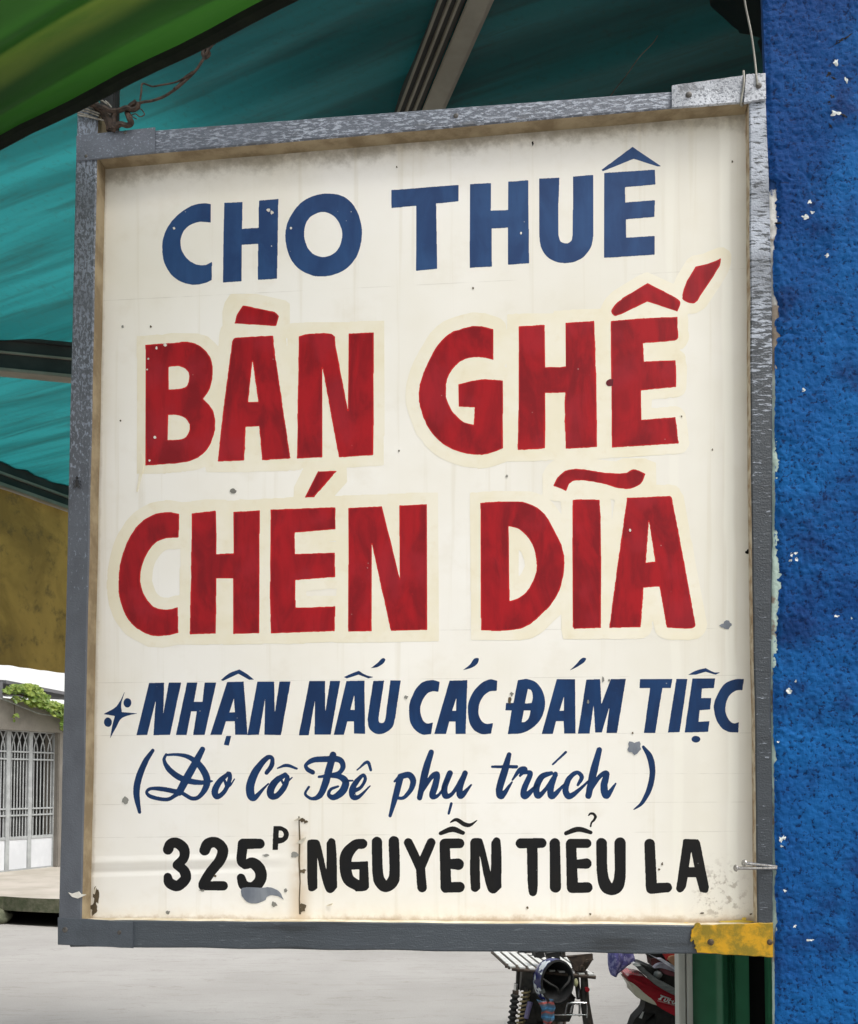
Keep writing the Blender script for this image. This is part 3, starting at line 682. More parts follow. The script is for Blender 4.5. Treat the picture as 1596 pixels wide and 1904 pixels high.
# lower edge of the top batten follows the photo: (287,284) -> (1250,200)
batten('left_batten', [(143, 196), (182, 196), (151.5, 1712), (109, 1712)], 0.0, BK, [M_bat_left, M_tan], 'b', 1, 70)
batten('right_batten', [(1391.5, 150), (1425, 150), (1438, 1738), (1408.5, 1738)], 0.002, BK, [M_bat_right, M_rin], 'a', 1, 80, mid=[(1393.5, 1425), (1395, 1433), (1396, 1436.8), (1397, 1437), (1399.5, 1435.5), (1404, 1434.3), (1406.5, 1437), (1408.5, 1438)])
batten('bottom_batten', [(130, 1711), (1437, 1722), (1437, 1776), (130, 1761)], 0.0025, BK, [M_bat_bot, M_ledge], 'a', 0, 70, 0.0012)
def plate(name, quad, y0, th, m, axis=0, jit=0.0005):
    return batten(name, quad, y0 - th, y0 + 0.0004, [m], None, axis, 12, jit, 0.0007)
plate('strap', [(142, 251), (288, 236), (288, 283), (142, 299)], 0.0, 0.0022, M_plate_tl)
plate('strap', [(1250, 158), (1383, 139), (1381, 189), (1250, 199.5)], 0.0015, 0.0035, M_plate_tr)
plate('strap', [(1388, 137), (1424, 135), (1425, 183), (1384, 190)], 0.002, 0.004, M_plate_tr, jit=0.0012)
plate('strap', [(107.5, 1706), (247, 1715), (247, 1763.5), (107.5, 1757)], 0.0025, 0.003, M_plate_bl)
yp = plate('strap', [(1292, 1721), (1438, 1716), (1438, 1780.5), (1297, 1772)], 0.0025, 0.003, M_yel, jit=0.0014); yp['label'] = 'corner strap brushed with yellow paint'
# ragged yellow brush marks over the grey
for i, (px, py, rx, ry) in enumerate([(1292, 1742, 8, 14), (1300, 1728, 12, 8), (1298, 1762, 6, 6)]):
    mb = MB(); pl = [sl(x, y, -0.0008 + i * 0.0001) for x, y in blob_px(px, py, rx, ry, i + 70, 26, irr=0.6)]; mb.prism(pl, (0, 0.0034, 0)); mb.uv['lc'] = [(v[0], v[2]) for v in mb.v]; mb.build('yellow_brush_mark', M_yel, sign)
def nailhead(px, py, y, r, m, dome=0.35):
    c = sl(px, py, y); M_ = Matrix.Translation(c) @ Matrix.Rotation(math.pi / 2, 4, 'X')
    mb = MB(); mb.lathe([(r, -0.001), (r, r * dome * 0.4), (r * 0.8, r * dome * 0.9), (r * 0.4, r * dome * 1.1), (0.0002, r * dome * 1.15)], M_, 14); mb.build('nail_head', m, sign, smooth=True)
for (px, py, y, r, m) in [(1281, 176, -0.002, 0.0042, M_nail), (1411, 159, -0.002, 0.0042, M_nail), (1322, 1752, -0.0005, 0.0042, M_rust), (1432, 1752, -0.0005, 0.0038, M_rust), (222, 1734, -0.0005, 0.003, M_nail), (121, 1729, -0.0005, 0.004, M_nail), (233, 246, -0.0022, 0.0028, M_nail), (160, 290, -0.0022, 0.0025, M_nail), (848, 215, 0.0015, 0.0035, M_nail)]:
    nailhead(px, py, y, r, m)
# dark stub of the hanger behind the top left corner
M_stub = simple('dark_iron', (0.035, 0.035, 0.035, 1), (0.02, 0.02, 0.02, 1), 40, 0.7, 0.3, 100)
mb = MB(); a_ = sl(184, 240, 0.034); b_ = sl(213, 150, 0.034)
mb.box((a_.x, 0.034, a_.z - 0.08), (b_.x, 0.055, b_.z)); mb.build('hanger_stub', M_stub, sign, bevel=0.002)

# --------------------------------------------------- panel
def panel_mat():
    t = NT('cream_enamel_panel'); co = t.coord(uv='px'); sep = t.n('ShaderNodeSeparateXYZ'); t.lk(co, sep.inputs[0]); u, v = sep.outputs[0], sep.outputs[1]
    n1 = t.noise(co, 2.2, 4, 0.55); n2 = t.noise(co, 55, 5, 0.7); n3 = t.noise(co, 11, 4, 0.6); n4 = t.noise(co, 220, 3, 0.7)
    col = t.mix(t.ramp(n1, 0.35, 0.7), L(244, 242, 236), L(236, 232, 220))
    col = t.mix(t.ramp(n3, 0.52, 0.75, 0, 0.3), col, L(222, 215, 198))
    # yellower paint to the right, with that side's weaker light put into the colour
    col = t.mix(t.math('MULTIPLY', t.ramp(u, 0.75, 1.4), t.ramp(n1, 0.2, 0.6, 0.35, 0.7)), col, L(222, 218, 203))
    # whiter vertical runs
    wob = t.math('MULTIPLY', t.math('SUBTRACT', t.noise(t.coord(uv='px', scale=(0.01, 2.0, 1)), 2, 3), 0.5), 0.02)
    for cx, wd, st in ((1.345, 0.013, 0.75), (1.243, 0.012, 0.4), (1.30, 0.03, 0.2)):
        dd_ = t.math('ABSOLUTE', t.math('SUBTRACT', t.math('ADD', u, wob), t.math('ADD', cx, t.math('MULTIPLY', v, 0.012))))
        col = t.mix(t.ramp(dd_, wd, wd * 0.45, 0, st), col, L(240, 238, 226))
    def grime(dist, wid, c, amt, nn=0.55):
        global _
        k_ = t.math('ADD', dist, t.math('MULTIPLY', t.math('SUBTRACT', n2, 0.5), wid * 1.6))
        k_ = t.math('ADD', k_, t.math('MULTIPLY', t.math('SUBTRACT', n3, 0.5), wid * 1.4))
        return t.math('MULTIPLY', t.ramp(k_, wid, -wid * 0.35), amt)
    top = t.math('SUBTRACT', v, t.math('ADD', 0.308 + 0.0881 * 0.29, t.math('MULTIPLY', u, -0.0881)))
    col = t.mix(grime(top, 0.034, None, 0.62), col, L(96, 82, 52))
    col = t.mix(grime(top, 0.07, None, 0.12), col, L(150, 138, 104))
    left = t.math('SUBTRACT', u, t.math('ADD', 0.2015, t.math('MULTIPLY', v, -0.0176)))
    col = t.mix(grime(left, 0.005, None, 0.4), col, L(150, 132, 98))
    right = t.math('SUBTRACT', t.math('ADD', 1.3895, t.math('MULTIPLY', v, 0.0118)), u)
    col = t.mix(grime(right, 0.007, None, 0.75), col, L(176, 142, 96))
    bot = t.math('SUBTRACT', 1.712, v)
    col = t.mix(grime(bot, 0.035, None, 0.25), col, L(214, 192, 158))
    col = t.mix(grime(bot, 0.012, None, 0.7), col, L(150, 120, 84))
    # dark smudges low right and faint rust around the split
    dx = t.math('SUBTRACT', u, 1.34); dy = t.math('SUBTRACT', v, 1.665)
    dist = t.math('POWER', t.math('ADD', t.math('MULTIPLY', dx, dx), t.math('MULTIPLY', t.math('MULTIPLY', dy, dy), 0.7)), 0.5)
    col = t.mix(t.math('MULTIPLY', t.ramp(dist, 0.075, 0.01), t.ramp(n2, 0.5, 0.62, 0, 0.6)), col, L(128, 112, 92))
    spl = t.math('ABSOLUTE', t.math('SUBTRACT', u, 0.557))
    inr = t.math('MULTIPLY', t.ramp(v, 1.5, 1.56), t.ramp(spl, 0.03, 0.0))
    col = t.mix(t.math('MULTIPLY', inr, t.ramp(n3, 0.35, 0.6, 0.1, 0.6)), col, L(198, 172, 136))
    col = t.mix(t.ramp(n4, 0.74, 0.80, 0, 0.25), col, L(150, 138, 118))
    # ruled pencil lines left by the sign painter
    for (v0, sl_, ua, ub) in ((1.263, -0.012, 0.2, 1.4), (1.3655, -0.004, 0.2, 1.4), (1.4385, 0.0, 0.7, 1.4), (1.494, -0.004, 0.25, 1.4), (1.552, -0.01, 0.3, 1.35), (0.531, -0.05, 0.3, 1.35), (1.172, -0.006, 0.2, 1.38)):
        dl = t.math('ABSOLUTE', t.math('SUBTRACT', v, t.math('ADD', v0, t.math('MULTIPLY', t.math('SUBTRACT', u, 0.75), sl_))))
        col = t.mix(t.math('MULTIPLY', t.ramp(dl, 0.0011, 0.0003), t.ramp(n3, 0.42, 0.6, 0.0, 0.26)), col, L(160, 154, 138))
    # fine vertical rain runs
    rn = t.noise(t.coord(uv='px', scale=(1, 0.03, 1)), 48, 3, 0.6)
    col = t.mix(t.ramp(rn, 0.56, 0.72, 0, 0.22), col, L(206, 197, 172))
    # dents and creases
    wv = t.noise(t.coord(uv='px', scale=(1, 1, 1)), 1.5, 2)
    cr = t.math('ABSOLUTE', t.math('SUBTRACT', t.math('ADD', v, t.math('MULTIPLY', t.math('SUBTRACT', n3, 0.5), 0.006)), t.math('ADD', 1.607, t.math('MULTIPLY', u, -0.022))))
    crease = t.math('MULTIPLY', t.ramp(cr, 0.012, 0.0), t.ramp(u, 0.58, 0.40))
    cr2 = t.math('ABSOLUTE', t.math('SUBTRACT', v, t.math('ADD', 1.628, t.math('MULTIPLY', u, -0.03))))
    crease2 = t.math('MULTIPLY', t.ramp(cr2, 0.010, 0.0), t.ramp(u, 0.60, 0.30))
    b0 = t.bump(wv, 0.5, 0.012)
    b1 = t.bump(t.math('SUBTRACT', crease, crease2), 0.45, 0.004, b0)
    b2 = t.bump(n3, 0.12, 0.002, b1)
    rgh = t.ramp(n3, 0.3, 0.7, 0.28, 0.42)
    return t.fin(col, rgh, b2, spec=0.45)
M_panel = panel_mat()
PY = 0.0285
c4 = [(160, 262), (1412, 160), (1424, 1748), (140, 1736)]
q = [sl(*p, PY) for p in c4]; mb = MB(); GXN, GYN = 50, 60; uvp = []
for j in range(GYN + 1):
    for i in range(GXN + 1):
        a_ = Vector(c4[0]).lerp(Vector(c4[1]), i / GXN); b_ = Vector(c4[3]).lerp(Vector(c4[2]), i / GXN); p = a_.lerp(b_, j / GYN)
        mb.v.append(tuple(sl(p.x, p.y, PY))); uvp.append((p.x / 1000, p.y / 1000))
for j in range(GYN):
    for i in range(GXN):
        k = j * (GXN + 1) + i; mb.f.append((k, k + GXN + 1, k + GXN + 2, k + 1)); mb.mi.append(0)
nb_ = len(mb.v)
for v_, u_ in list(zip(mb.v, uvp)): pass
mb.uv['px'] = uvp
panel = mb.build('panel', M_panel, sign, smooth='all', fixn=False)
mb = MB(); mb.prism([Vector((v.x, PY + 0.0006, v.z)) for v in q], (0, 0.003, 0)); mb.build('panel_back', M_tan, sign)

# --------------------------------------------------- lettering: traced outlines and brush strokes, filled by contour
def parse(txt):
    pts = []
    for tk in txt.split():
        sm = tk[0] == '~'; x, y = tk.lstrip('~').split(','); pts.append((float(x), float(y), sm))
    return pts
def outline(pts, nseg=7):
    k = len(pts); out = []
    P_ = [np.array(p[:2]) for p in pts]; sm = [p[2] for p in pts]
    def tan(i, d):
        if sm[i]:
            t_ = P_[(i + 1) % k] - P_[i - 1]; return t_ / (np.linalg.norm(t_) + 1e-9)
        return d
    for i in range(k):
        a_, b_ = P_[i], P_[(i + 1) % k]; ch = b_ - a_; ln = np.linalg.norm(ch)
        if not (sm[i] or sm[(i + 1) % k]): out.append(a_); continue
        d_ = ch / (ln + 1e-9); h1 = a_ + tan(i, d_) * ln * 0.36; h2 = b_ - tan((i + 1) % k, d_) * ln * 0.36
        for j in range(nseg):
            t_ = j / nseg; out.append((1-t_)**3 * a_ + 3*(1-t_)**2*t_ * h1 + 3*(1-t_)*t_*t_ * h2 + t_**3 * b_)
    return np.array(out)
def poly_mask(X, Y, poly):
    m = np.zeros(X.shape, bool); n = len(poly)
    for i in range(n):
        x1, y1 = poly[i]; x2, y2 = poly[(i + 1) % n]
        if y1 == y2: continue
        c = ((Y >= min(y1, y2)) & (Y < max(y1, y2))); xi = x1 + (Y - y1) * (x2 - x1) / (y2 - y1); m ^= c & (X < xi)
    return m
def stroke_pts(txt):
    a_ = [tuple(float(q) for q in tk.split(',')) for tk in txt.split()]
    if len(a_) == 2: return a_
    return [tuple(v) for v in catmull([Vector(p) for p in a_], 6)]
def blur(m, k):
    for _ in range(k):
        p = np.pad(m, 1, mode='edge'); m = (p[:-2, 1:-1] + 2 * p[1:-1, 1:-1] + p[2:, 1:-1]) / 4
        p = np.pad(m, 1, mode='edge'); m = (p[1:-1, :-2] + 2 * p[1:-1, 1:-1] + p[1:-1, 2:]) / 4
    return m
def contours(F_, x0, y0, ss, lev=0.5):
    F_ = np.pad(F_, 1); ins = F_ > lev
    code = (ins[:-1, :-1] * 1 + ins[:-1, 1:] * 2 + ins[1:, 1:] * 4 + ins[1:, :-1] * 8)
    TB = {1: [(3, 0)], 2: [(0, 1)], 3: [(3, 1)], 4: [(1, 2)], 5: [(3, 0), (1, 2)], 6: [(0, 2)], 7: [(3, 2)], 8: [(2, 3)], 9: [(2, 0)], 10: [(0, 1), (2, 3)], 11: [(2, 1)], 12: [(1, 3)], 13: [(1, 0)], 14: [(0, 3)]}
    nxt = {}
    for j, i in zip(*np.nonzero((code > 0) & (code < 15))):
        eid = [('h', j, i), ('v', j, i + 1), ('h', j + 1, i), ('v', j, i)]
        for a_, b_ in TB[int(code[j, i])]: nxt[eid[a_]] = eid[b_]
    def pos(e):
        k, j, i = e
        if k == 'h': a_, b_ = F_[j, i], F_[j, i + 1]; t_ = (lev - a_) / (b_ - a_); return (i + t_, j)
        a_, b_ = F_[j, i], F_[j + 1, i]; t_ = (lev - a_) / (b_ - a_); return (i, j + t_)
    out = []
    while nxt:
        st, e = nxt.popitem(); lp = [st]
        while e != st:
            lp.append(e)
            if e not in nxt: break
            e = nxt.pop(e)
        pts = np.array([pos(q) for q in lp], float)
        pts = (pts - 1) / ss + np.array([x0, y0])
        if len(pts) > 8: out.append(pts)
    return out
def simplify(p, eps):
    k = len(p); keep = np.zeros(k, bool); i2 = int(np.argmax(((p - p[0]) ** 2).sum(1))); keep[0] = keep[i2] = True
    st = [(0, i2), (i2, k)]
    while st:
        a_, b_ = st.pop()
        if b_ - a_ < 2: continue
        A_, B_ = p[a_], p[b_ % k]; d_ = B_ - A_; ln = np.hypot(*d_) + 1e-9; q_ = p[a_ + 1:b_]
        ds = np.abs(d_[0] * (q_[:, 1] - A_[1]) - d_[1] * (q_[:, 0] - A_[0])) / ln; m_ = int(np.argmax(ds))
        if ds[m_] > eps: keep[a_ + 1 + m_] = True; st += [(a_, a_ + 1 + m_), (a_ + 1 + m_, b_)]
    return p[keep]
def raster(spec, zm, ss=2.5, pad=4):
    """spec: list of strings; 'o ...' outer outline, 'i ...' hole, 's ...' brush stroke x,y,width; zm=(x0,y0,scale)"""
    zx, zy, zs = zm; items = []; lo = np.array([1e9, 1e9]); hi = -lo
    for sp in spec:
        k, tx = sp[0], sp[2:]
        if k in 'oi': a_ = outline(parse(tx)) / zs + np.array([zx, zy]); lo = np.minimum(lo, a_.min(0)); hi = np.maximum(hi, a_.max(0))
        else:
            a_ = np.array(stroke_pts(tx)); a_[:, :2] = a_[:, :2] / zs + np.array([zx, zy]); a_[:, 2] = a_[:, 2] / zs / 2
            lo = np.minimum(lo, (a_[:, :2] - a_[:, 2:]).min(0)); hi = np.maximum(hi, (a_[:, :2] + a_[:, 2:]).max(0))
        items.append((k, a_))
    lo = np.floor(lo - pad); hi = np.ceil(hi + pad)
    nx, ny = int((hi[0] - lo[0]) * ss), int((hi[1] - lo[1]) * ss)
    X, Y = np.meshgrid(lo[0] + np.arange(nx) / ss, lo[1] + np.arange(ny) / ss)
    m = np.zeros(X.shape, bool)
    for k, a_ in items:
        if k == 'o': m |= poly_mask(X, Y, a_)
        elif k == 's':
            for (p, q_) in zip(a_[:-1], a_[1:]):
                d_ = q_ - p; l2 = d_[0]**2 + d_[1]**2 + 1e-9
                t_ = np.clip(((X - p[0]) * d_[0] + (Y - p[1]) * d_[1]) / l2, 0, 1)
                m |= (X - p[0] - t_ * d_[0])**2 + (Y - p[1] - t_ * d_[1])**2 < (p[2] + t_ * d_[2])**2
    for k, a_ in items:
        if k == 'i': m &= ~poly_mask(X, Y, a_)
    return m, lo, ss
def fill(name, cons, y, th, mats, parent, wob=0.0, seed=0, lc=True):
    polys = []
    for c in cons:
        if wob:
            c = np.array([(x + wob * noise.noise(Vector((x * 0.16, y_ * 0.16, seed))) + wob * 0.6 * noise.noise(Vector((x * 0.5, y_ * 0.5, seed + 3))),
                           y_ + wob * noise.noise(Vector((x * 0.16, y_ * 0.16, seed + 7))) + wob * 0.6 * noise.noise(Vector((x * 0.5, y_ * 0.5, seed + 11)))) for x, y_ in c])
        polys.append(c)
    # group every outer contour with the holes that lie inside it, fill each group on its own
    area = [0.5 * float(np.sum(c[:, 0] * np.roll(c[:, 1], -1) - np.roll(c[:, 0], -1) * c[:, 1])) for c in (np.array(q) for q in polys)]
    polys = [np.array(q) for q in polys]
    def inside(p, c): return bool(poly_mask(np.array([[p[0]]]), np.array([[p[1]]]), c)[0, 0])
    depth = [sum(inside(c[0], d) for j, d in enumerate(polys) if j != i) for i, c in enumerate(polys)]
    order = []; groups = []
    for i, c in enumerate(polys):
        if depth[i] % 2 == 0:
            groups.append([i] + [j for j, d in enumerate(polys) if depth[j] == depth[i] + 1 and inside(d[0], c)])
    polys2 = []; tris = []; base_ = 0
    for g in groups:
        tr_ = tessellate_polygon([[Vector((p[0], p[1], 0)) for p in polys[j]] for j in g])
        tris += [tuple(base_ + q for q in t_) for t_ in tr_]
        for j in g: polys2.append(polys[j]); base_ += len(polys[j])
    polys = polys2; flat = [p for c in polys for p in c]
    mb = MB(); n = len(flat)
    mb.v = [tuple(sl(p[0], p[1], y)) for p in flat] ; back = [(v[0], v[1] + th, v[2]) for v in mb.v]; mb.v += back
    # orient all front triangles towards the viewer (-y)
    fs = []
    for t_ in tris:
        a_, b_, c_ = (flat[i] for i in t_)
        cr_ = (b_[0] - a_[0]) * (c_[1] - a_[1]) - (b_[1] - a_[1]) * (c_[0] - a_[0])
        fs.append(tuple(t_) if cr_ < 0 else tuple(reversed(t_)))
    o_ = 0
    for c in polys:
        k = len(c)
        for i in range(k): fs.append((o_ + i, o_ + (i + 1) % k, n + o_ + (i + 1) % k, n + o_ + i))
        o_ += k
    mb.f = fs; mb.mi = [0] * len(fs); mb.uv['px'] = [(p[0] / 1000, p[1] / 1000) for p in flat] * 2
    return mb.build(name, mats, parent, fixn=False)

def paint_mat(name, c1, c2, c3=None, chip=0.0, rough=0.4, streak=(1, 0.35), edge=None):
    t = NT(name); co = t.coord(uv='px', scale=(streak[0], streak[1], 1)); co1 = t.coord(uv='px')
    n1 = t.noise(co, 22, 4, 0.6, 0.6); n2 = t.noise(co1, 9, 3, 0.5); n3 = t.noise(co1, 140, 4, 0.7)
    col = t.mix(t.ramp(n1, 0.36, 0.64), c1, c2)
    if c3: col = t.mix(t.ramp(n2, 0.50, 0.66, 0, 0.5), col, c3)
    col = t.mix(t.ramp(n3, 0.55, 0.8, 0, 0.25), col, tuple(min(1, c * 1.5) for c in c1[:3]) + (1,))
    if chip:
        v = t.vor(co1, 60); f = t.math('MULTIPLY', t.ramp(t.math('ADD', v, t.math('MULTIPLY', n3, 0.08)), 0.13, 0.10), t.ramp(t.noise(co1, 14, 2), 0.60, 0.64, 0, chip))
        col = t.mix(f, col, L(206, 208, 204))
    n6 = t.noise(t.coord(uv='px', scale=(1.0, 0.12, 1)), 150, 4, 0.6)
    col = t.mix(t.ramp(n6, 0.5, 0.75, 0, 0.35), col, c2)
    return t.fin(col, rough + 0.08, t.bump(n6, 0.15, 0.001), spec=0.25)
M_lblue = paint_mat('blue_sign_paint', L(42, 74, 120), L(35, 62, 106), L(48, 82, 128), 0.9)
M_lnavy = paint_mat('dark_blue_sign_paint', L(18, 54, 98), L(15, 44, 84), L(22, 60, 106), 0.35)
M_lred1 = paint_mat('bright_red_undercoat', L(196, 34, 34), L(182, 28, 32), rough=0.38)
M_lred2 = paint_mat('red_sign_paint', L(164, 18, 28), L(128, 14, 24), L(160, 34, 46), 0.25, 0.34)
M_lblack = paint_mat('black_sign_paint', L(20, 20, 20), L(15, 16, 19), L(25, 23, 18), 0.2, 0.45)
def halo_mat():
    t = NT('cream_halo_paint'); co = t.coord(uv='px'); n1 = t.noise(co, 7, 4, 0.6); n2 = t.noise(co, 40, 4, 0.6)
    col = t.mix(t.ramp(n1, 0.35, 0.65), L(234, 227, 203), L(238, 233, 216)); col = t.mix(t.ramp(n2, 0.5, 0.8, 0, 0.4), col, L(224, 212, 180))
    return t.fin(col, 0.4, spec=0.45)
M_halo = halo_mat()

A_, B_, C_, D_, E_, F_Z = (280, 250, 3.192), (710, 250, 2.9018), (240, 540, 3.192), (740, 460, 2.5742), (190, 860, 2.4554), (840, 860, 2.85)
G_, H_, I_, J_, K_, L_ = (180, 1210, 2.7517), (740, 1210, 2.4182), (220, 1370, 3.192), (700, 1370, 2.9556), (280, 1500, 3.325), (740, 1500, 2.66)
def ell(cx, cy, rx, ry, n=10): return 'o ' + ' '.join('~%.1f,%.1f' % (cx + rx * math.cos(6.2832 * i / n), cy + ry * math.sin(6.2832 * i / n)) for i in range(n))
BLUE = [
 (A_, ['o 358,412 ~300,408 ~220,435 ~130,510 ~80,600 ~70,690 ~90,780 ~150,855 ~240,890 ~320,882 363,862 365,755 ~320,775 ~265,768 ~205,722 ~178,650 ~190,585 ~230,540 ~290,518 357,522']),
 (A_, ['o 437,405 546,400 543,560 642,553 644,392 759,382 751,855 636,863 639,648 542,654 541,870 429,878']),
 (A_, ['o ~1060,350 ~1150,370 ~1215,435 ~1252,545 ~1248,650 ~1210,745 ~1130,815 ~1010,842 ~910,815 ~840,750 ~805,650 ~805,555 ~840,470 ~900,400 ~975,362', 'i ~1035,460 ~1095,490 ~1130,550 ~1137,610 ~1110,685 ~1060,720 ~1010,725 ~955,700 ~920,640 ~913,570 ~935,505 ~980,470']),
 (B_, ['o 52,300 414,271 414,360 294,372 300,724 186,735 187,384 53,396']),
 (B_, ['o 476,267 590,261 589,410 682,407 682,254 791,246 795,694 683,702 681,502 594,506 595,712 475,719']),
 (B_, ['o 850,238 959,232 953,400 953,540 ~965,575 ~993,587 ~1020,577 1031,545 1033,226 1143,217 1143,545 ~1128,610 ~1075,670 ~995,693 ~915,675 ~865,620 850,550']),
 (B_, ['o 1201,207 1475,189 1478,269 1313,284 1315,366 1475,354 1472,444 1318,457 1320,556 1474,547 1473,648 1201,665', 'o 1186,190 1354,66 1508,170 1490,172 1360,130 1195,197'])]
RED1 = [
 (C_, ['o 97,322 250,312 ~355,306 ~430,335 ~485,405 ~496,490 ~480,580 440,645 ~485,690 ~511,770 ~500,870 ~450,960 ~380,1005 ~310,1022 98,1040', 'i 235,453 ~300,450 ~345,475 ~357,520 ~345,565 ~320,580 237,588', 'i 230,738 ~290,740 ~340,765 ~360,810 ~345,860 ~310,883 230,887']),
 (C_, ['o 612,305 ~622,285 ~660,278 855,268 870,400 958,997 790,1007 773,806 693,809 683,1010 527,1014 560,700', 'i 733,415 768,662 707,662', 'o 675,88 690,90 865,128 890,150 875,211 627,196 640,140']),
 (C_, ['o 1008,272 ~1060,258 ~1200,256 1222,275 1227,330 1300,712 1303,256 1454,248 1451,977 1246,990 1148,452 1149,990 997,997 1003,600']),
 (D_, ['o 459,392 ~400,378 ~340,380 ~230,425 ~150,540 ~102,680 ~115,790 ~165,890 ~250,960 ~370,992 ~450,982 503,962 504,636 ~400,632 290,655 290,762 367,765 363,850 ~300,825 ~245,755 ~230,680 ~250,600 ~310,540 ~390,525 458,538']),
 (D_, ['o 579,378 704,370 706,573 803,571 803,360 941,352 950,620 954,955 803,963 798,750 803,694 706,697 705,962 574,970 578,760']),
 (D_, ['o 1020,352 ~1200,337 1338,333 1343,430 ~1335,443 1175,458 1178,545 1331,540 1333,667 1165,684 1166,825 1330,812 1345,938 1025,958', 'o ~1025,295 ~1060,255 1195,170 ~1330,240 ~1352,262 1340,307 1195,258 ~1045,327 ~1025,315', 'o 1425,92 ~1490,75 1548,52 ~1540,90 1435,255 ~1410,268 ~1368,252 ~1362,240 ~1380,170'])]
RED2 = [
 (E_, ['o 352,235 ~300,226 ~230,240 ~160,290 ~100,400 ~75,530 ~85,640 ~130,730 ~210,785 ~290,790 348,778 346,660 ~290,672 ~225,650 ~180,570 ~178,490 ~215,400 ~270,352 350,342']),
 (E_, ['o 410,232 520,220 522,418 600,415 600,226 720,218 717,780 598,783 598,530 522,530 519,780 401,784']),
 (E_, ['o 770,215 1065,204 1067,304 880,320 882,418 1063,411 1065,523 882,537 884,663 1065,657 1063,770 771,780 766,600', 'o 985,40 1072,38 968,158 925,160']),
 (E_, ['o 1125,207 1278,200 1359,530 1357,196 1484,190 1484,765 1318,768 1232,370 1231,770 1123,772']),
 (F_Z, ['o 152,213 ~300,205 ~390,212 ~480,260 ~550,370 ~592,470 ~592,600 ~550,720 ~460,820 ~380,875 ~280,890 156,890', 'i 303,338 ~360,355 ~420,420 ~448,510 ~445,590 ~400,680 ~350,720 308,735']),
 (F_Z, ['o 642,200 660,195 785,197 791,300 793,600 791,876 650,882 642,870 640,500', 'o 538,122 ~570,70 ~620,38 ~700,36 ~800,52 ~920,55 ~970,36 1028,60 ~1000,115 ~920,140 ~800,112 ~700,95 ~640,100 605,150']),
 (F_Z, ['o 930,187 1160,177 1168,185 1200,350 1290,840 ~1290,870 ~1260,880 1140,875 1102,657 1018,663 1003,873 836,877 880,540', 'i 1046,310 1080,525 1030,530'])]
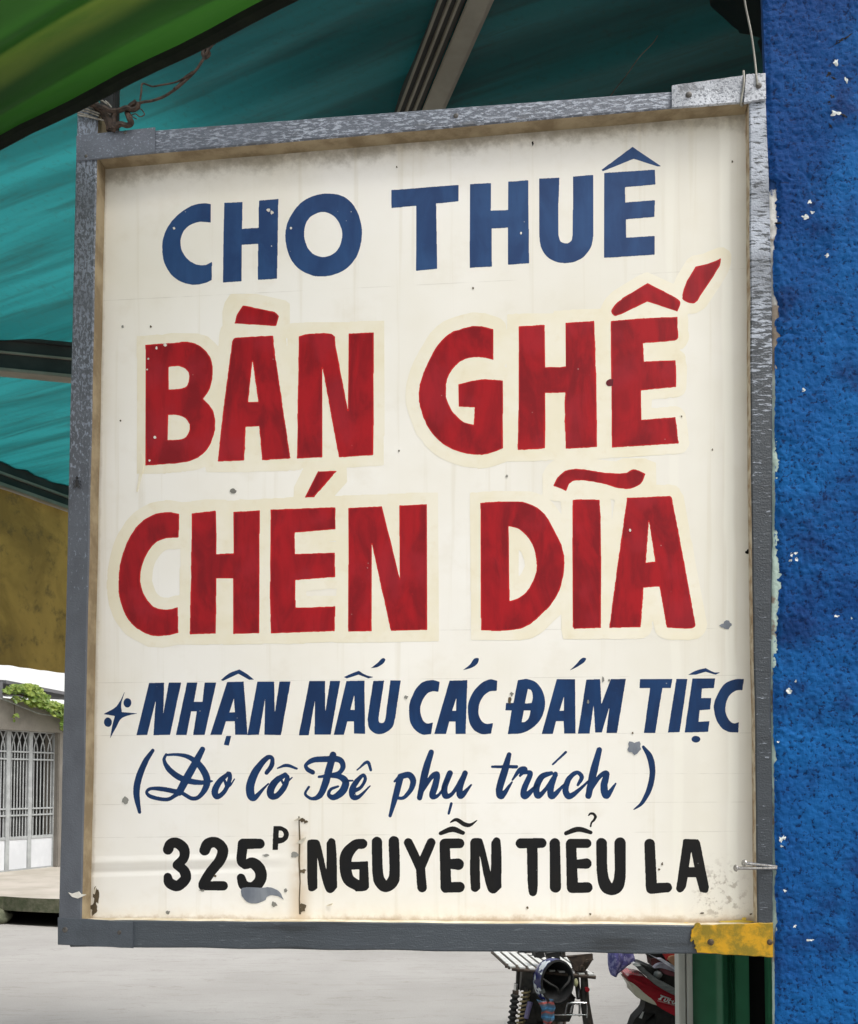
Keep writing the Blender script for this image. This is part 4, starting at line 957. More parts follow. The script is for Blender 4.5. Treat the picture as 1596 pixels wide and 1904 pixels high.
NAVY = [
 (G_, ['o 145,205 ~126,270 128,315 208,320 ~130,345 ~100,390 68,450 ~80,380 92,335 35,324 ~100,285', ell(157, 267, 20, 24), ell(57, 366, 20, 24)]),
 (G_, ['o 268,165 345,163 340,325 369,163 432,163 375,431 290,432 302,252 258,431 203,432']),
 (G_, ['o 462,163 515,163 497,262 541,262 552,163 612,163 552,431 493,431 512,310 483,310 460,431 405,431']),
 (G_, ['o 667,160 752,158 772,430 708,430 706,362 661,362 640,430 581,431', 'i 702,243 707,315 678,315', 'o 635,150 ~680,115 730,96 ~770,120 805,148 780,148 725,118 645,155', 'o 662,437 688,436 676,486 650,482']),
 (G_, ['o 822,158 908,158 911,320 935,158 992,157 943,432 858,430 862,243 830,430 771,432']),
 (G_, ['o 1088,155 1168,155 1170,315 1194,155 1246,155 1197,430 1115,430 1117,250 1085,433 1034,433']),
 (G_, ['o 1278,155 1370,153 1374,425 1316,425 1316,362 1283,362 1265,430 1213,430', 'i 1318,225 1321,303 1298,303', 'o 1265,135 ~1300,118 1342,103 ~1380,125 1417,135 1390,142 1340,122 1280,142', 'o ~1465,38 ~1477,50 ~1445,80 1403,90 ~1440,60']),
 (G_, ['o 1415,155 1471,153 1442,345 ~1445,365 ~1455,370 ~1470,365 1478,345 1503,152 1556,152 1527,345 ~1510,395 ~1450,427 ~1400,405 ~1387,360 1390,320']),
 (H_, ['o 188,140 ~150,132 ~100,150 ~60,215 ~50,270 ~62,335 ~105,375 150,375 158,323 ~125,325 ~103,285 ~105,240 ~130,195 ~155,183 182,185']),
 (H_, ['o 232,135 313,132 305,374 259,374 259,318 232,318 217,374 164,374', 'i 263,212 262,270 245,270', 'o ~345,35 ~365,38 ~345,70 292,88 ~325,62']),
 (H_, ['o 448,135 ~410,130 ~360,160 ~322,220 ~315,275 ~330,340 ~370,373 420,373 428,326 ~395,328 ~370,305 ~363,265 ~378,215 ~410,185 445,180']),
 (H_, ['o 540,132 ~585,128 ~630,150 ~660,210 ~655,280 ~620,335 ~560,370 495,375 512,268 484,268 487,235 520,235', 'i 585,172 ~600,178 ~607,210 603,235 572,237', 'i 567,268 597,268 ~590,300 ~575,318 557,322']),
 (H_, ['o 715,128 797,128 800,373 748,373 746,317 712,317 697,374 647,374', 'i 748,205 747,270 728,270', 'o ~830,33 ~847,38 ~820,65 772,90 ~805,58']),
 (H_, ['o 848,130 910,128 916,240 958,128 1026,127 986,370 938,370 952,252 918,368 888,368 881,245 862,373 810,373']),
 (H_, ['o 1090,127 1235,127 1228,168 1190,168 1158,370 1107,370 1135,168 1087,168']),
 (H_, ['o 1253,127 1303,127 1268,366 1215,368']),
 (H_, ['o 1325,125 1428,125 1422,168 1368,170 1365,213 1410,212 1405,264 1358,268 1353,320 1402,317 1396,365 1290,368', 'o 1306,108 ~1340,90 1385,78 ~1420,96 1450,98 1430,108 1385,95 1340,108', ell(1341, 398, 20, 15)]),
 (H_, ['o 1557,127 ~1520,128 ~1470,150 ~1430,215 ~1422,260 ~1440,325 ~1480,362 1532,368 1534,322 ~1505,325 ~1478,290 ~1475,245 ~1490,205 ~1520,180 1550,178']),
 # brush script
 (I_, ['s 205,82,22 160,150,34 120,250,40 108,340,38 126,448,20']),
 (I_, ['s 500,75,32 460,150,42 410,240,46 362,330,42', 's 360,330,30 270,312,28 195,308,20 168,330,18 200,358,24 290,372,22 350,342,24', 's 284,108,14 350,106,18 420,122,28 485,172,38 525,245,42 518,305,36 478,358,26 435,366,24 385,338,22', 's 284,104,14 272,140,20 300,192,32 360,240,36 430,265,34 500,272,26 556,264,12']),
 (I_, ['s 655,218,22 605,262,34 574,318,40 585,356,34 625,332,26 655,275,26 664,225,22 650,214,16', 's 632,262,16 645,292,16 665,288,12 690,252,8']),
 (I_, ['s 880,215,24 910,172,28 913,128,24 880,128,30 820,200,44 786,280,50 786,345,48 810,362,34 860,310,16 892,280,10']),
 (I_, ['s 992,225,26 940,260,38 906,310,44 908,350,42 942,350,34 985,300,34 1004,245,28 992,222,18', 's 968,255,14 988,284,12 1032,242,8', 's 945,187,8 1000,170,20 1060,190,12']),
 (I_, ['s 1275,108,40 1250,200,44 1225,290,42 1195,350,34 1150,368,20 1110,340,16 1132,298,14', 's 1155,212,28 1122,192,26 1116,165,22 1160,138,32 1230,133,36 1310,135,36 1335,175,30 1310,215,26 1250,230,22 1190,238,14', 's 1230,230,24 1310,235,34 1350,270,42 1330,325,44 1280,360,34 1250,345,24 1262,312,18 1305,295,14']),
 (I_, ['s 1400,322,26 1440,300,20 1466,255,20 1455,228,20 1420,260,30 1390,310,36 1395,355,38 1430,355,22 1495,292,8', 's 1345,265,16 1392,260,10', 's 1418,198,8 1478,150,20 1500,198,16']),
 (J_, ['s 100,246,12 135,215,28', 's 132,225,36 108,320,34 76,435,18', 's 132,218,32 180,210,34 202,242,34 190,290,28 150,335,20 112,336,16']),
 (J_, ['s 302,85,30 270,190,40 238,335,30', 's 246,310,18 300,225,26 334,206,30 326,260,36 308,325,34 345,318,16 392,235,12']),
 (J_, ['s 405,200,32 375,280,34 382,325,34 420,310,20 478,220,26', 's 488,200,30 460,280,34 466,325,34 522,265,10', 's 412,368,16 398,422,14']),
 (J_, ['s 730,98,26 705,190,40 676,290,38 690,325,34 746,250,10', 's 637,165,14 770,165,20']),
 (J_, ['s 748,238,10 790,182,26 820,180,24 790,215,14', 's 795,200,16 838,196,24 845,212,30 812,290,34 820,326,36 885,265,14']),
 (J_, ['s 962,200,22 910,220,34 880,280,36 890,325,34 930,290,22 985,212,26', 's 985,205,26 958,290,34 970,326,34 1035,260,10', 's 970,152,10 1042,85,14']),
 (J_, ['s 1108,265,16 1130,222,24 1102,197,22 1060,230,30 1040,290,34 1062,328,34 1120,288,18 1165,245,12']),
 (J_, ['s 1226,72,30 1195,190,42 1166,325,34', 's 1172,305,18 1225,222,24 1266,202,30 1252,270,40 1266,324,36 1316,258,10']),
 (J_, ['s 1468,56,16 1505,115,34 1518,200,32 1500,290,30 1460,365,20 1416,400,6'])]
BLACK = [
 (K_, ['s 108,265,64 125,230,64 165,226,64 206,262,66 205,318,60 165,362,58', 's 170,365,56 208,398,64 216,445,66 168,490,66 118,472,64 106,436,52']),
 (K_, ['s 335,270,66 355,230,68 405,222,66 446,265,68 430,330,66 375,400,62 332,468,62 325,490,58', 's 325,490,56 450,490,58']),
 (K_, ['s 572,230,64 675,230,62', 's 572,232,64 562,330,60 585,362,52', 's 590,362,50 630,348,68 676,390,72 680,450,70 635,500,70 580,488,64 560,442,54']),
 (K_, ['o 760,120 ~810,122 ~850,150 ~852,190 ~825,220 790,230 787,268 754,268', 'i 793,148 ~818,155 ~820,185 792,192']),
 (K_, ['o 968,225 ~975,208 ~1030,205 ~1048,225 1088,395 1090,220 ~1115,195 ~1143,215 1155,500 ~1115,535 ~1080,510 1030,310 1032,505 ~1000,525 ~975,510']),
 (K_, ['s 1310,230,62 1265,238,64 1215,295,76 1205,370,72 1225,450,72 1285,490,66', 'o 1237,342 1345,338 1352,500 ~1330,520 1270,525 1240,480 1292,463 1292,388 1240,390']),
 (K_, ['s 1400,218,64 1405,400,66 1420,465,72 1456,496,66 1498,463,72 1510,400,66 1505,215,66']),
 (L_, ['s 52,178,44 110,300,46', 's 165,178,44 112,300,46', 's 112,300,46 120,400,48']),
 (L_, ['s 232,185,52 238,400,54', 's 235,182,48 305,182,48', 's 240,282,44 298,285,58', 's 240,400,52 305,398,52', 's 212,132,20 270,112,28 322,130,20', 's 260,78,6 290,65,18 330,88,22 360,90,16 392,68,4']),
 (L_, ['o 358,175 ~370,158 ~410,158 ~420,170 460,325 463,175 ~485,152 ~508,170 513,400 ~475,430 ~445,410 405,240 408,405 ~385,422 ~362,408']),
 (L_, ['s 608,182,50 712,180,48', 's 665,190,54 668,400,48 670,428,20']),
 (L_, ['s 777,182,52 780,398,56']),
 (L_, ['s 857,185,52 864,400,56', 's 860,182,46 935,182,46', 's 865,285,40 933,282,52', 's 865,402,52 938,400,52', 's 832,132,20 893,112,26 955,128,18', 's 944,44,6 953,35,11 968,36,13 978,50,14 971,66,12 958,80,9 954,98,9']),
 (L_, ['s 1008,182,54 1012,330,54 1030,392,62 1060,410,56 1088,390,60 1100,330,56 1100,180,56']),
 (L_, ['s 1246,185,52 1255,400,56', 's 1255,405,54 1333,400,48']),
 (L_, ['o 1412,165 1420,160 1485,162 1495,175 1540,400 ~1530,425 1495,422 1475,350 1435,350 1425,400 ~1400,425 ~1378,412 1380,390', 'i 1452,222 1468,300 1440,300'])]
seed = 0
def letter(zm, spec, m, y=PY - 0.00012, wob=0.45, name='letter'):
    global seed; seed += 1
    mk, lo, ss = raster(spec, zm, 2.5 if zm not in (I_, J_, G_, H_) else 3.2)
    cons = [simplify(c, 0.10) for c in contours(blur(mk.astype(float), 2), lo[0], lo[1], ss)]
    return fill(name, [c for c in cons if len(c) > 4], y, 0.0001, m, sign, wob, seed * 1.7)
for zm, sp in BLUE: letter(zm, sp, M_lblue)
for zm, sp in NAVY: letter(zm, sp, M_lnavy, wob=0.35)
for zm, sp in BLACK: letter(zm, sp, M_lblack, wob=0.35)
# red letters: undercoat with a second coat brushed inside it, on a cream halo
def dist_erode(mk, r):      # erode with a disc by repeated shifts
    m = mk.copy(); n = int(round(r))
    for dx in range(-n, n + 1):
        for dy in range(-n, n + 1):
            if dx * dx + dy * dy <= r * r and (dx * dx + dy * dy) > (r - 1.6) ** 2: m &= np.roll(np.roll(mk, dx, 1), dy, 0)
    return m
HSS = 1.25; HALOS = []
def red_word(words, rr):
    for idx, (zm, sp) in enumerate(words):
        mk, lo, ss = raster(sp, zm, 2.5, 6)
        cons = [simplify(c, 0.10) for c in contours(blur(mk.astype(float), 2), lo[0], lo[1], ss)]
        global seed; seed += 1
        lt = fill('letter', cons, PY - 0.00030, 0.0002, M_lred1, sign, 0.8, seed * 1.3)
        er = dist_erode(mk, 5)
        ny, nx = er.shape; f_ = blur(er.astype(float), 3)
        # dry brush: the second coat misses some patches near the edge
        nz = np.array([[noise.noise(Vector((i * 0.035, j * 0.02, seed))) for i in range(0, nx, 4)] for j in range(0, ny, 4)])
        nz = np.repeat(np.repeat(nz, 4, 0), 4, 1)[:ny, :nx]
        c2 = [simplify(c, 0.15) for c in contours(blur(np.clip(f_ + 0.45 * np.where(nz < -0.25, -1, 0) * (blur(er.astype(float), 10) < 0.72), 0, 1), 2), lo[0], lo[1], ss)]
        c2 = [c for c in c2 if len(c) > 5]
        if c2:
            ov = fill('second_coat', c2, PY - 0.00040, 0.00009, M_lred2, sign, 0.8, seed * 2.9); ov.parent = lt
def halo(words, box, rads, sq):
    """cream paint brushed round a word before lettering: dilated letter shapes"""
    x0, y0, x1, y1 = box; nx, ny = int((x1 - x0) * HSS), int((y1 - y0) * HSS); acc = np.zeros((ny, nx), bool)
    for (zm, sp), r, s_ in zip(words, rads, sq):
        mk, lo, ss = raster(sp, zm, HSS, 2); t_ = np.zeros((ny, nx), bool)
        i0, j0 = int((lo[0] - x0) * HSS), int((lo[1] - y0) * HSS); t_[j0:j0 + mk.shape[0], i0:i0 + mk.shape[1]] = mk
        n = int(r * HSS)
        if s_:
            h = t_.copy()
            for d_ in range(-n, n + 1): h |= np.roll(t_, d_, 1)
            g = h.copy()
            for d_ in range(-n, n + 1): g |= np.roll(h, d_, 0)
        else:
            g = t_.copy()
            for d_ in range(-n, n + 1):
                wd = int(math.sqrt(n * n - d_ * d_)); hh = t_.copy()
                for e_ in (range(-wd, wd + 1)): hh |= np.roll(t_, e_, 1)
                g |= np.roll(hh, d_, 0)
        acc |= g
    cons = [simplify(c, 0.3) for c in contours(blur(acc.astype(float), 3), x0, y0, HSS)]
    HALOS.append(1)
    return fill('letter_halo', [c for c in cons if len(c) > 6], PY - 0.00010 - 0.00003 * len(HALOS), 0.00009, M_halo, sign, 1.6, 31 + x0)
halo(RED1[:3], (200, 520, 760, 960), (16, 22, 20), (1, 1, 1))
halo(RED1[3:], (720, 440, 1380, 900), (25, 22, 20), (0, 1, 0))
halo(RED2[:4], (170, 840, 860, 1230), (22, 20, 20, 22), (0, 1, 1, 1))
halo(RED2[4:], (840, 840, 1345, 1230), (19, 20, 22), (1, 1, 0))
red_word(RED1, 2); red_word(RED2, 2)
# maroon spot left of the last letter of the first red line
fill('paint_spot', [np.array(outline(parse('~997,645 ~1015,630 1032,632 1030,662 ~1005,662'))) / 2.5742 + np.array([740, 460])], PY - 0.0005, 0.0004, paint_mat('maroon_spot', L(110, 30, 40), L(90, 24, 34)), sign)

# --------------------------------------------------- wear on the panel
M_wgrey = paint_mat('grey_paint_spill', L(128, 134, 142), L(104, 111, 122), L(150, 155, 160), 0, 0.4)
M_wdark = paint_mat('bare_dark_metal', L(104, 92, 72), L(74, 64, 50), None, 0, 0.7)
M_wmid = paint_mat('bare_grey_metal', L(142, 142, 136), L(116, 115, 108), None, 0, 0.6)
M_hole = paint_mat('hole', L(12, 10, 8), L(8, 8, 8), None, 0, 0.9)
fill('grey_paint_spill', [np.array(outline(parse('~560,512 ~600,500 ~690,502 ~740,500 ~795,525 822,575 ~780,552 ~725,555 ~705,580 ~640,600 ~580,575'))) / 3.325 + np.array([280, 1500])], PY - 0.0006, 0.0005, M_wgrey, sign, 0.8, 3)
wear = [(433, 912, 6, 4, M_wmid), (1351, 1163, 11, 8, M_wgrey), (1180, 1388, 13, 13, M_wgrey), (233, 1488, 5, 6.5, M_wmid), (510, 1681, 5, 6, M_wmid), (563, 1620, 6, 4, M_wdark), (563, 1688, 6, 9, M_wdark), (547, 1589, 7, 5, M_wmid), (495, 1590.5, 6, 2, M_wmid),
        (312, 1697, 3, 4, M_wmid), (991, 266, 1.6, 4, M_hole), (1391, 1026, 4, 4, M_hole), (400, 1629, 3, 2, M_wdark), (948, 1302, 3, 6, M_wdark), (952, 1290, 3, 4, M_wmid), (1122, 1264, 2, 5, M_wmid), (1133, 1265, 2, 2, M_wmid), (755, 1296, 3, 3, M_wmid), (178, 1668, 6, 17, M_wdark), (175, 1690, 6, 10, M_wdark),
        (228, 607, 2, 3, M_wmid), (280.5, 607, 1.8, 1.8, M_wdark), (224, 782, 1.5, 1.5, M_wdark), (531, 1656, 3, 3, M_wmid), (375, 1656, 5, 2, M_wmid), (1226, 1617, 2, 2, M_wdark), (1232, 1607, 1.5, 2.5, M_wdark), (981, 1688, 2, 2.5, M_wdark), (1098, 1700, 2, 2, M_wdark), (1306, 1698, 3, 1.5, M_wdark), (1397, 1700, 2, 1.5, M_wdark), (1387, 1720, 6, 1.6, M_wdark),
        (742, 838, 1.4, 1.6, M_wdark), (1268, 774, 1.4, 1.4, M_wdark), (1325, 836, 1.4, 1.8, M_wdark), (1177, 1363, 1.5, 2, M_wdark), (943, 885, 2, 2, M_wmid), (562, 1525, 5, 4, M_wdark), (568, 1528, 4, 3, M_wdark), (1362, 300, 1.5, 1.8, M_wdark), (738, 310, 1.3, 1.5, M_wdark), (880, 535, 1.4, 1.6, M_wdark), (1094, 1305, 2, 4, M_wmid)]
for i, (px, py, rx, ry, m) in enumerate(wear):
    fill('bare_patch', [np.array(blob_px(px, py, rx, ry, i + 11, 16, 0.4))], PY - 0.0007, 0.0006, m, sign)
# chipped dots on the B
M_dot = simple('white_speck', L(236, 232, 222), rough=0.6, bump=0)
for i, (px, py, r) in enumerate([(291, 647, 2.2), (276, 667, 1.7), (273.5, 687, 1.6), (278, 856, 1.8), (1172, 986, 2.2), (307, 641, 3), (541, 424, 2), (499, 390, 3), (506, 395, 3), (323.5, 424, 2), (288, 813, 2.5), (969, 433, 2)]):
    fill('speck', [np.array(blob_px(px, py, r, r * 1.1, i + 90, 10, 0.3))], PY - 0.0008, 0.0007, M_dot, sign)
# split in the sheet, its lip lifted
pl = [(556, 1518), (557.5, 1560), (556, 1600), (558.5, 1640), (556.5, 1672), (558, 1700)]
cr = [(x - 1.0 - 0.6 * (i % 2), y) for i, (x, y) in enumerate(pl)] + [(x + 0.9 + 0.5 * (i % 3), y) for i, (x, y) in reversed(list(enumerate(pl)))]
fill('split', [np.array(cr)], PY - 0.0005, 0.0004, M_wdark, sign, 0.6, 5)
M_lip = simple('lifted_panel_skin', L(236, 233, 222), L(222, 216, 200), 60, 0.4, 0.1, 100)
for (px, py, wx, hy) in ((560, 1562, 20, 12), (553, 1523, 14, 6), (613, 1682, 14, 5), (176, 1655, 6, 14)):
    mb = MB(); a_ = [(px - wx * 0.5, py + hy * 0.5), (px - wx * 0.2, py + hy * 0.1), (px + wx * 0.2, py - hy * 0.3), (px + wx * 0.5, py - hy * 0.5), (px + wx * 0.35, py + hy * 0.1), (px, py + hy * 0.6)]
    vs_ = [sl(x, y, PY - 0.0008 - (0.004 if i in (2, 3) else 0.0012 if i in (1, 4) else 0)) for i, (x, y) in enumerate(a_)]
    mb.prism(vs_, (0, 0.0004, 0)); mb.build('lifted_skin', M_lip, sign)
fill('peeled_film', [np.array([(146, 1658), (150, 1663), (160, 1664), (144.5, 1671), (134, 1668), (127, 1660), (133, 1662)])], -0.0022, 0.002, M_dot, sign)
# yellow smears on the ledge
for i, (px, py, rx, ry) in enumerate([(1273, 1718, 12, 2.5), (1375, 1714, 30, 3), (1384, 1709, 4, 3)]):
    fill('yellow_smear', [np.array(blob_px(px, py, rx, ry, i + 60, 16, 0.4))], PY - 0.0016, 0.0015, paint_mat('yellow_smear', L(222, 190, 70), L(204, 180, 90)), sign)
# drip under the B
fill('varnish_drip', [np.array([(263, 842), (268, 852), (267, 870), (262, 890), (256, 914), (253, 914), (257, 890), (261, 866)])], PY - 0.001, 0.0009, M_halo, sign)

# ================================================================== SMALL THINGS ABOUT THE SIGN
M_wire = simple('rusty_tie_wire', (0.085, 0.055, 0.04, 1), (0.03, 0.022, 0.018, 1), 120, 0.8, 0.4, 300)
M_fibre = simple('pale_frayed_cord', (0.45, 0.43, 0.38, 1), (0.25, 0.22, 0.18, 1), 200, 0.9, 0.3, 300)
def wz(x, y): return (120 + x / 5.148, 60 + y / 5.148)
tie = thing('tie_wire', 'twisted rusty wire tying the sign corner to the green awning', 'wire', sw(sl(200, 230, -0.01)))
def wire(pts, r, y, m=M_wire, n=6, jit=0.4, nm='strand'):
    P3 = [sw(sl(*wz(a, b), y + (i % 3) * 0.002)) for i, (a, b) in enumerate(pts)]
    c = catmull(P3, 6); c = [p + Vector([noise.noise(p * 90 + Vector((k, 0, 0))) for k in (0, 5, 9)]) * 0.0012 * jit for p in c]
    mb = MB(); mb.tube(c, r, n); return part(nm, mb, m, tie, smooth=True)
wire([(1490, 20), (1470, 60), (1400, 130), (1360, 200), (1320, 270), (1250, 370), (1140, 480), (1010, 580), (890, 640), (760, 668), (690, 680)], 0.0019, -0.012)
wire([(1480, 40), (1390, 160), (1350, 230), (1270, 350), (1180, 420), (1050, 480), (930, 505), (840, 518), (750, 490), (735, 560), (725, 650)], 0.0013, -0.015)
wire([(1440, 90), (1370, 150), (1385, 210), (1340, 240), (1330, 180), (1400, 120)], 0.0028, -0.010)
wire([(1230, 380), (1160, 430), (1100, 500), (1050, 545)], 0.0022, -0.013)
wire([(690, 660), (640, 700), (600, 760), (620, 820), (640, 860), (600, 890), (540, 880), (500, 895), (470, 920)], 0.0042, -0.010, jit=1)
wire([(710, 670), (700, 720), (640, 740), (600, 720), (540, 740), (490, 745), (420, 740), (330, 700), (240, 690)], 0.0034, -0.014, jit=1)
wire([(260, 650), (330, 720), (400, 780), (440, 850), (450, 930)], 0.0052, -0.006, jit=1)
wire([(220, 660), (300, 720), (380, 800), (420, 880), (430, 940)], 0.0048, -0.002, jit=1)
wire([(480, 760), (470, 830), (480, 900), (460, 935)], 0.0044, -0.008, jit=1)
wire([(700, 720), (740, 740), (765, 785), (725, 806), (680, 780), (640, 800), (690, 830)], 0.0008, -0.012)
for k_, (x0, y0, x1, y1) in enumerate([(120, 765, 330, 838), (130, 740, 330, 800), (170, 725, 340, 780), (190, 700, 345, 760), (125, 790, 430, 858), (390, 655, 450, 720), (330, 640, 420, 700), (250, 690, 350, 730)]):
    wire([(x0, y0), ((x0 + x1) / 2, (y0 + y1) / 2 - 6), (x1, y1)], 0.0011, -0.004 - 0.001 * (k_ % 3), M_fibre, nm='frayed_cord')
# nails sticking out of the pillar edge
M_steel = simple('bright_nail_steel', (0.55, 0.54, 0.52, 1), (0.30, 0.29, 0.28, 1), 300, 0.25, 0.1, 300, metal=0.85)
for k_, (hx, hy, tx, ty, lab) in enumerate([(1384.5, 1605, 1444, 1611.5, 'upper bright steel nail driven into the pillar edge, tilted down'), (1369, 1614.5, 1444, 1614.5, 'lower bright steel nail driven level into the pillar edge')]):
    h = sw(sl(hx, hy, -0.022)); e = sw(sl(tx, ty, 0.004)); d_ = (e - h).normalized()
    nl = thing('nail', lab, 'nail', e)
    mb = MB(); mb.tube([h, e], 0.0021, 10); part('shank', mb, M_steel, nl, smooth=True)
    mb = MB(); mb.tube([h - d_ * 0.0012, h, h + d_ * 0.002], [0.0042, 0.0047, 0.0022], 12); part('head', mb, M_steel, nl, smooth=True)
# thin loose wires at the top right
M_thin = simple('thin_pale_wire', (0.30, 0.29, 0.25, 1), rough=0.6)
mb = MB(); mb.tube(catmull([PD(1275, -40, 1.95), PD(1256, 5, 1.96), PD(1235, 40, 1.97), PD(1218, 75, 1.98), PD(1190, 105, 1.99), PD(1165, 140, 2.0), PD(1130, 190, 2.0), PD(1120, 260, 2.02)]), 0.0011, 6)
tag(mb.build('loose_wire', M_thin, smooth=True), 'thin pale wire dangling under the dark tarpaulin behind the sign top', 'wire')
mb = MB(); mb.tube(catmull([sw(sl(1380, -60, 0.01)), sw(sl(1385, 0, 0.008)), sw(sl(1397, 60, 0.008)), sw(sl(1404, 110, 0.006)), sw(sl(1407, 140, -0.003)), sw(sl(1409, 158, -0.004))]), 0.0014, 6)
tag(mb.build('hanging_wire', M_thin, smooth=True), 'thin taut wire running up from the nailed strap beside the blue pillar', 'wire')
mb = MB(); mb.tube(catmull([sw(sl(1383, 132, 0.004)), sw(sl(1384, 150, -0.004)), sw(sl(1381, 172, -0.004)), sw(sl(1378, 192, -0.002)), sw(sl(1381, 196, 0.01))]), 0.0016, 6)
tag(mb.build('wire_loop', M_thin, smooth=True), 'wire loop wrapped round the frame beside the pale-flecked corner straps', 'wire')
# fly
M_fly = simple('black_insect', (0.008, 0.008, 0.009, 1), rough=0.35, bump=0)
M_wing = simple('smoky_wing', (0.05, 0.05, 0.05, 1), rough=0.3, bump=0)
fly = thing('fly', 'small black fly sitting on the left upright of the sign frame', 'insect', sw(sl(143, 896, 0)))
def ball(c, r, n=10):
    m_ = MB(); M_ = Matrix.Translation(c); m_.lathe([(max(1e-4, r[0] * math.sin(math.pi * i / 8)), -r[1] * math.cos(math.pi * i / 8)) for i in range(9)], M_, n); return m_
part('body', ball(sw(sl(143, 898, -0.003)), (0.0026, 0.0055)), M_fly, fly, smooth='all')
part('head', ball(sw(sl(143, 888, -0.003)), (0.002, 0.0018)), M_fly, fly, smooth='all')
for s_ in (-1, 1):
    mb = MB(); mb.prism([sw(sl(x, y, -0.0055)) for x, y in ((143 + s_ * 0.6, 892), (143 + s_ * 5, 904), (143 + s_ * 4, 909), (143 + s_ * 1, 905))], SN * 0.0003); part('wing', mb, M_wing, fly)
    for k_ in range(3):
        mb = MB(); mb.tube([sw(sl(143 + s_ * 2, 894 + k_ * 4, -0.002)), sw(sl(143 + s_ * 5, 892 + k_ * 6, -0.003)), sw(sl(143 + s_ * 7, 896 + k_ * 6, -0.0002))], 0.0003, 5); part('leg', mb, M_fly, fly)

# ================================================================== MOTORBIKES BEHIND THE SIGN
M_rub = simple('black_rubber', (0.016, 0.016, 0.016, 1), (0.028, 0.027, 0.025, 1), 40, 0.7, 0.3, 150)
M_blk = simple('grimy_black_metal', (0.022, 0.021, 0.019, 1), (0.055, 0.048, 0.04, 1), 30, 0.5, 0.3, 120)
M_brn = simple('rusty_brown_steel', (0.10, 0.07, 0.05, 1), (0.05, 0.035, 0.028, 1), 40, 0.7, 0.3, 120)
M_wslat = simple('white_painted_slat', (0.80, 0.80, 0.78, 1), (0.66, 0.66, 0.64, 1), 30, 0.5, 0.1, 100)
M_spring = simple('yellowed_spring', (0.42, 0.33, 0.17, 1), (0.25, 0.18, 0.09, 1), 60, 0.4, 0.2, 200)
M_chrome = simple('chromed_steel', (0.75, 0.75, 0.74, 1), (0.6, 0.6, 0.6, 1), 60, 0.18, 0.05, 200, metal=1.0)
M_lilac = simple('lilac_sleeve', (0.22, 0.18, 0.36, 1), (0.30, 0.26, 0.42, 1), 60, 0.6, 0.2, 200)
M_redp = simple('red_bike_enamel', (0.46, 0.022, 0.036, 1), (0.38, 0.018, 0.03, 1), 6, 0.2, 0.03, 40)
M_ivory = simple('ivory_plastic', (0.60, 0.57, 0.47, 1), (0.50, 0.47, 0.38, 1), 10, 0.35, 0.05, 60)
M_greyp = simple('grey_plastic', (0.15, 0.16, 0.16, 1), (0.11, 0.115, 0.115, 1), 14, 0.45, 0.1, 80)
M_yind = simple('pale_yellow_lens', (0.62, 0.62, 0.36, 1), rough=0.25, bump=0)
M_rref = simple('red_reflector', (0.35, 0.02, 0.03, 1), rough=0.25, bump=0)

CD = 4.8; Kc = CD / F
def cb(px, py, l=0.0): p = PD(px, py, CD); return Vector((p.x - 0.12 * l, p.y + 0.99 * l, p.z))
def zc(x, y, l=0.0): return cb(900 + x / 7.6, 1760 + y / 7.6, l)
base = cb(1030, 1809); base.z = 0
bike = thing('cargo_motorbike', 'worn black motorbike with a white slatted rack parked below the sign', 'motorbike', base)
def wheel(root, c, ax, r, m_t, wd=0.042):
    ax = ax.normalized(); u_ = Vector((0, 0, 1)); v_ = ax.cross(u_).normalized(); u_ = v_.cross(ax)
    ring = lambda R: [c + (u_ * math.cos(t) + v_ * math.sin(t)) * R for t in [2 * math.pi * i / 40 for i in range(40)]]
    mb = MB(); mb.tube(ring(r - wd), wd, 10, closed=True); t_ = part('wheel', mb, m_t, root, smooth=True)
    mb = MB(); mb.tube(ring(r - wd * 2), 0.012, 8, closed=True)
    for i in range(0, 40, 2): mb.tube([c, ring(r - wd * 2)[i]], 0.0016, 4)
    mb.tube([c - ax * 0.06, c + ax * 0.06], 0.03, 12)
    q_ = mb.build('rim', M_chrome); q_.parent = t_; q_.data.transform(Matrix.Translation(-Vector(root.location)))
AXL = Vector((0.99, 0.12, 0)); FW = Vector((-0.12, 0.99, 0))
# rack: slats along the bike, leaning with it
mb = MB(); mb.tube([zc(395, 318), zc(1580, 438)], 0.0085, 8); rack = part('rack', mb, M_brn, bike)
mb = MB(); mb.tube([zc(395, 318, 0.42), zc(1580, 438, 0.42)], 0.0085, 8); rk2 = part('rack', mb, M_brn, bike)
mb = MB(); mb.tube([zc(330, 300, 0.05), zc(1590, 425, 0.05)], 0.010, 8); part('rack', mb, M_brn, bike)
for i in range(9):
    x_ = 408 + i * 139; y_ = 296 + i * 14.2
    a_ = zc(x_, y_, -0.006); b_ = zc(x_, y_, 0.46); w_ = AXL * 0.0135
    mb = MB(); mb.prism([a_ - w_, a_ + w_, b_ + w_, b_ - w_], (0, 0, 0.006)); part('slat', mb, M_wslat, bike)
    mb = MB(); a2 = zc(x_ - 48, y_ + 12, 0.0); b2 = zc(x_ - 48, y_ + 12, 0.45); mb.tube([a2, b2], 0.0065, 6); part('rack_bar', mb, M_brn, bike)
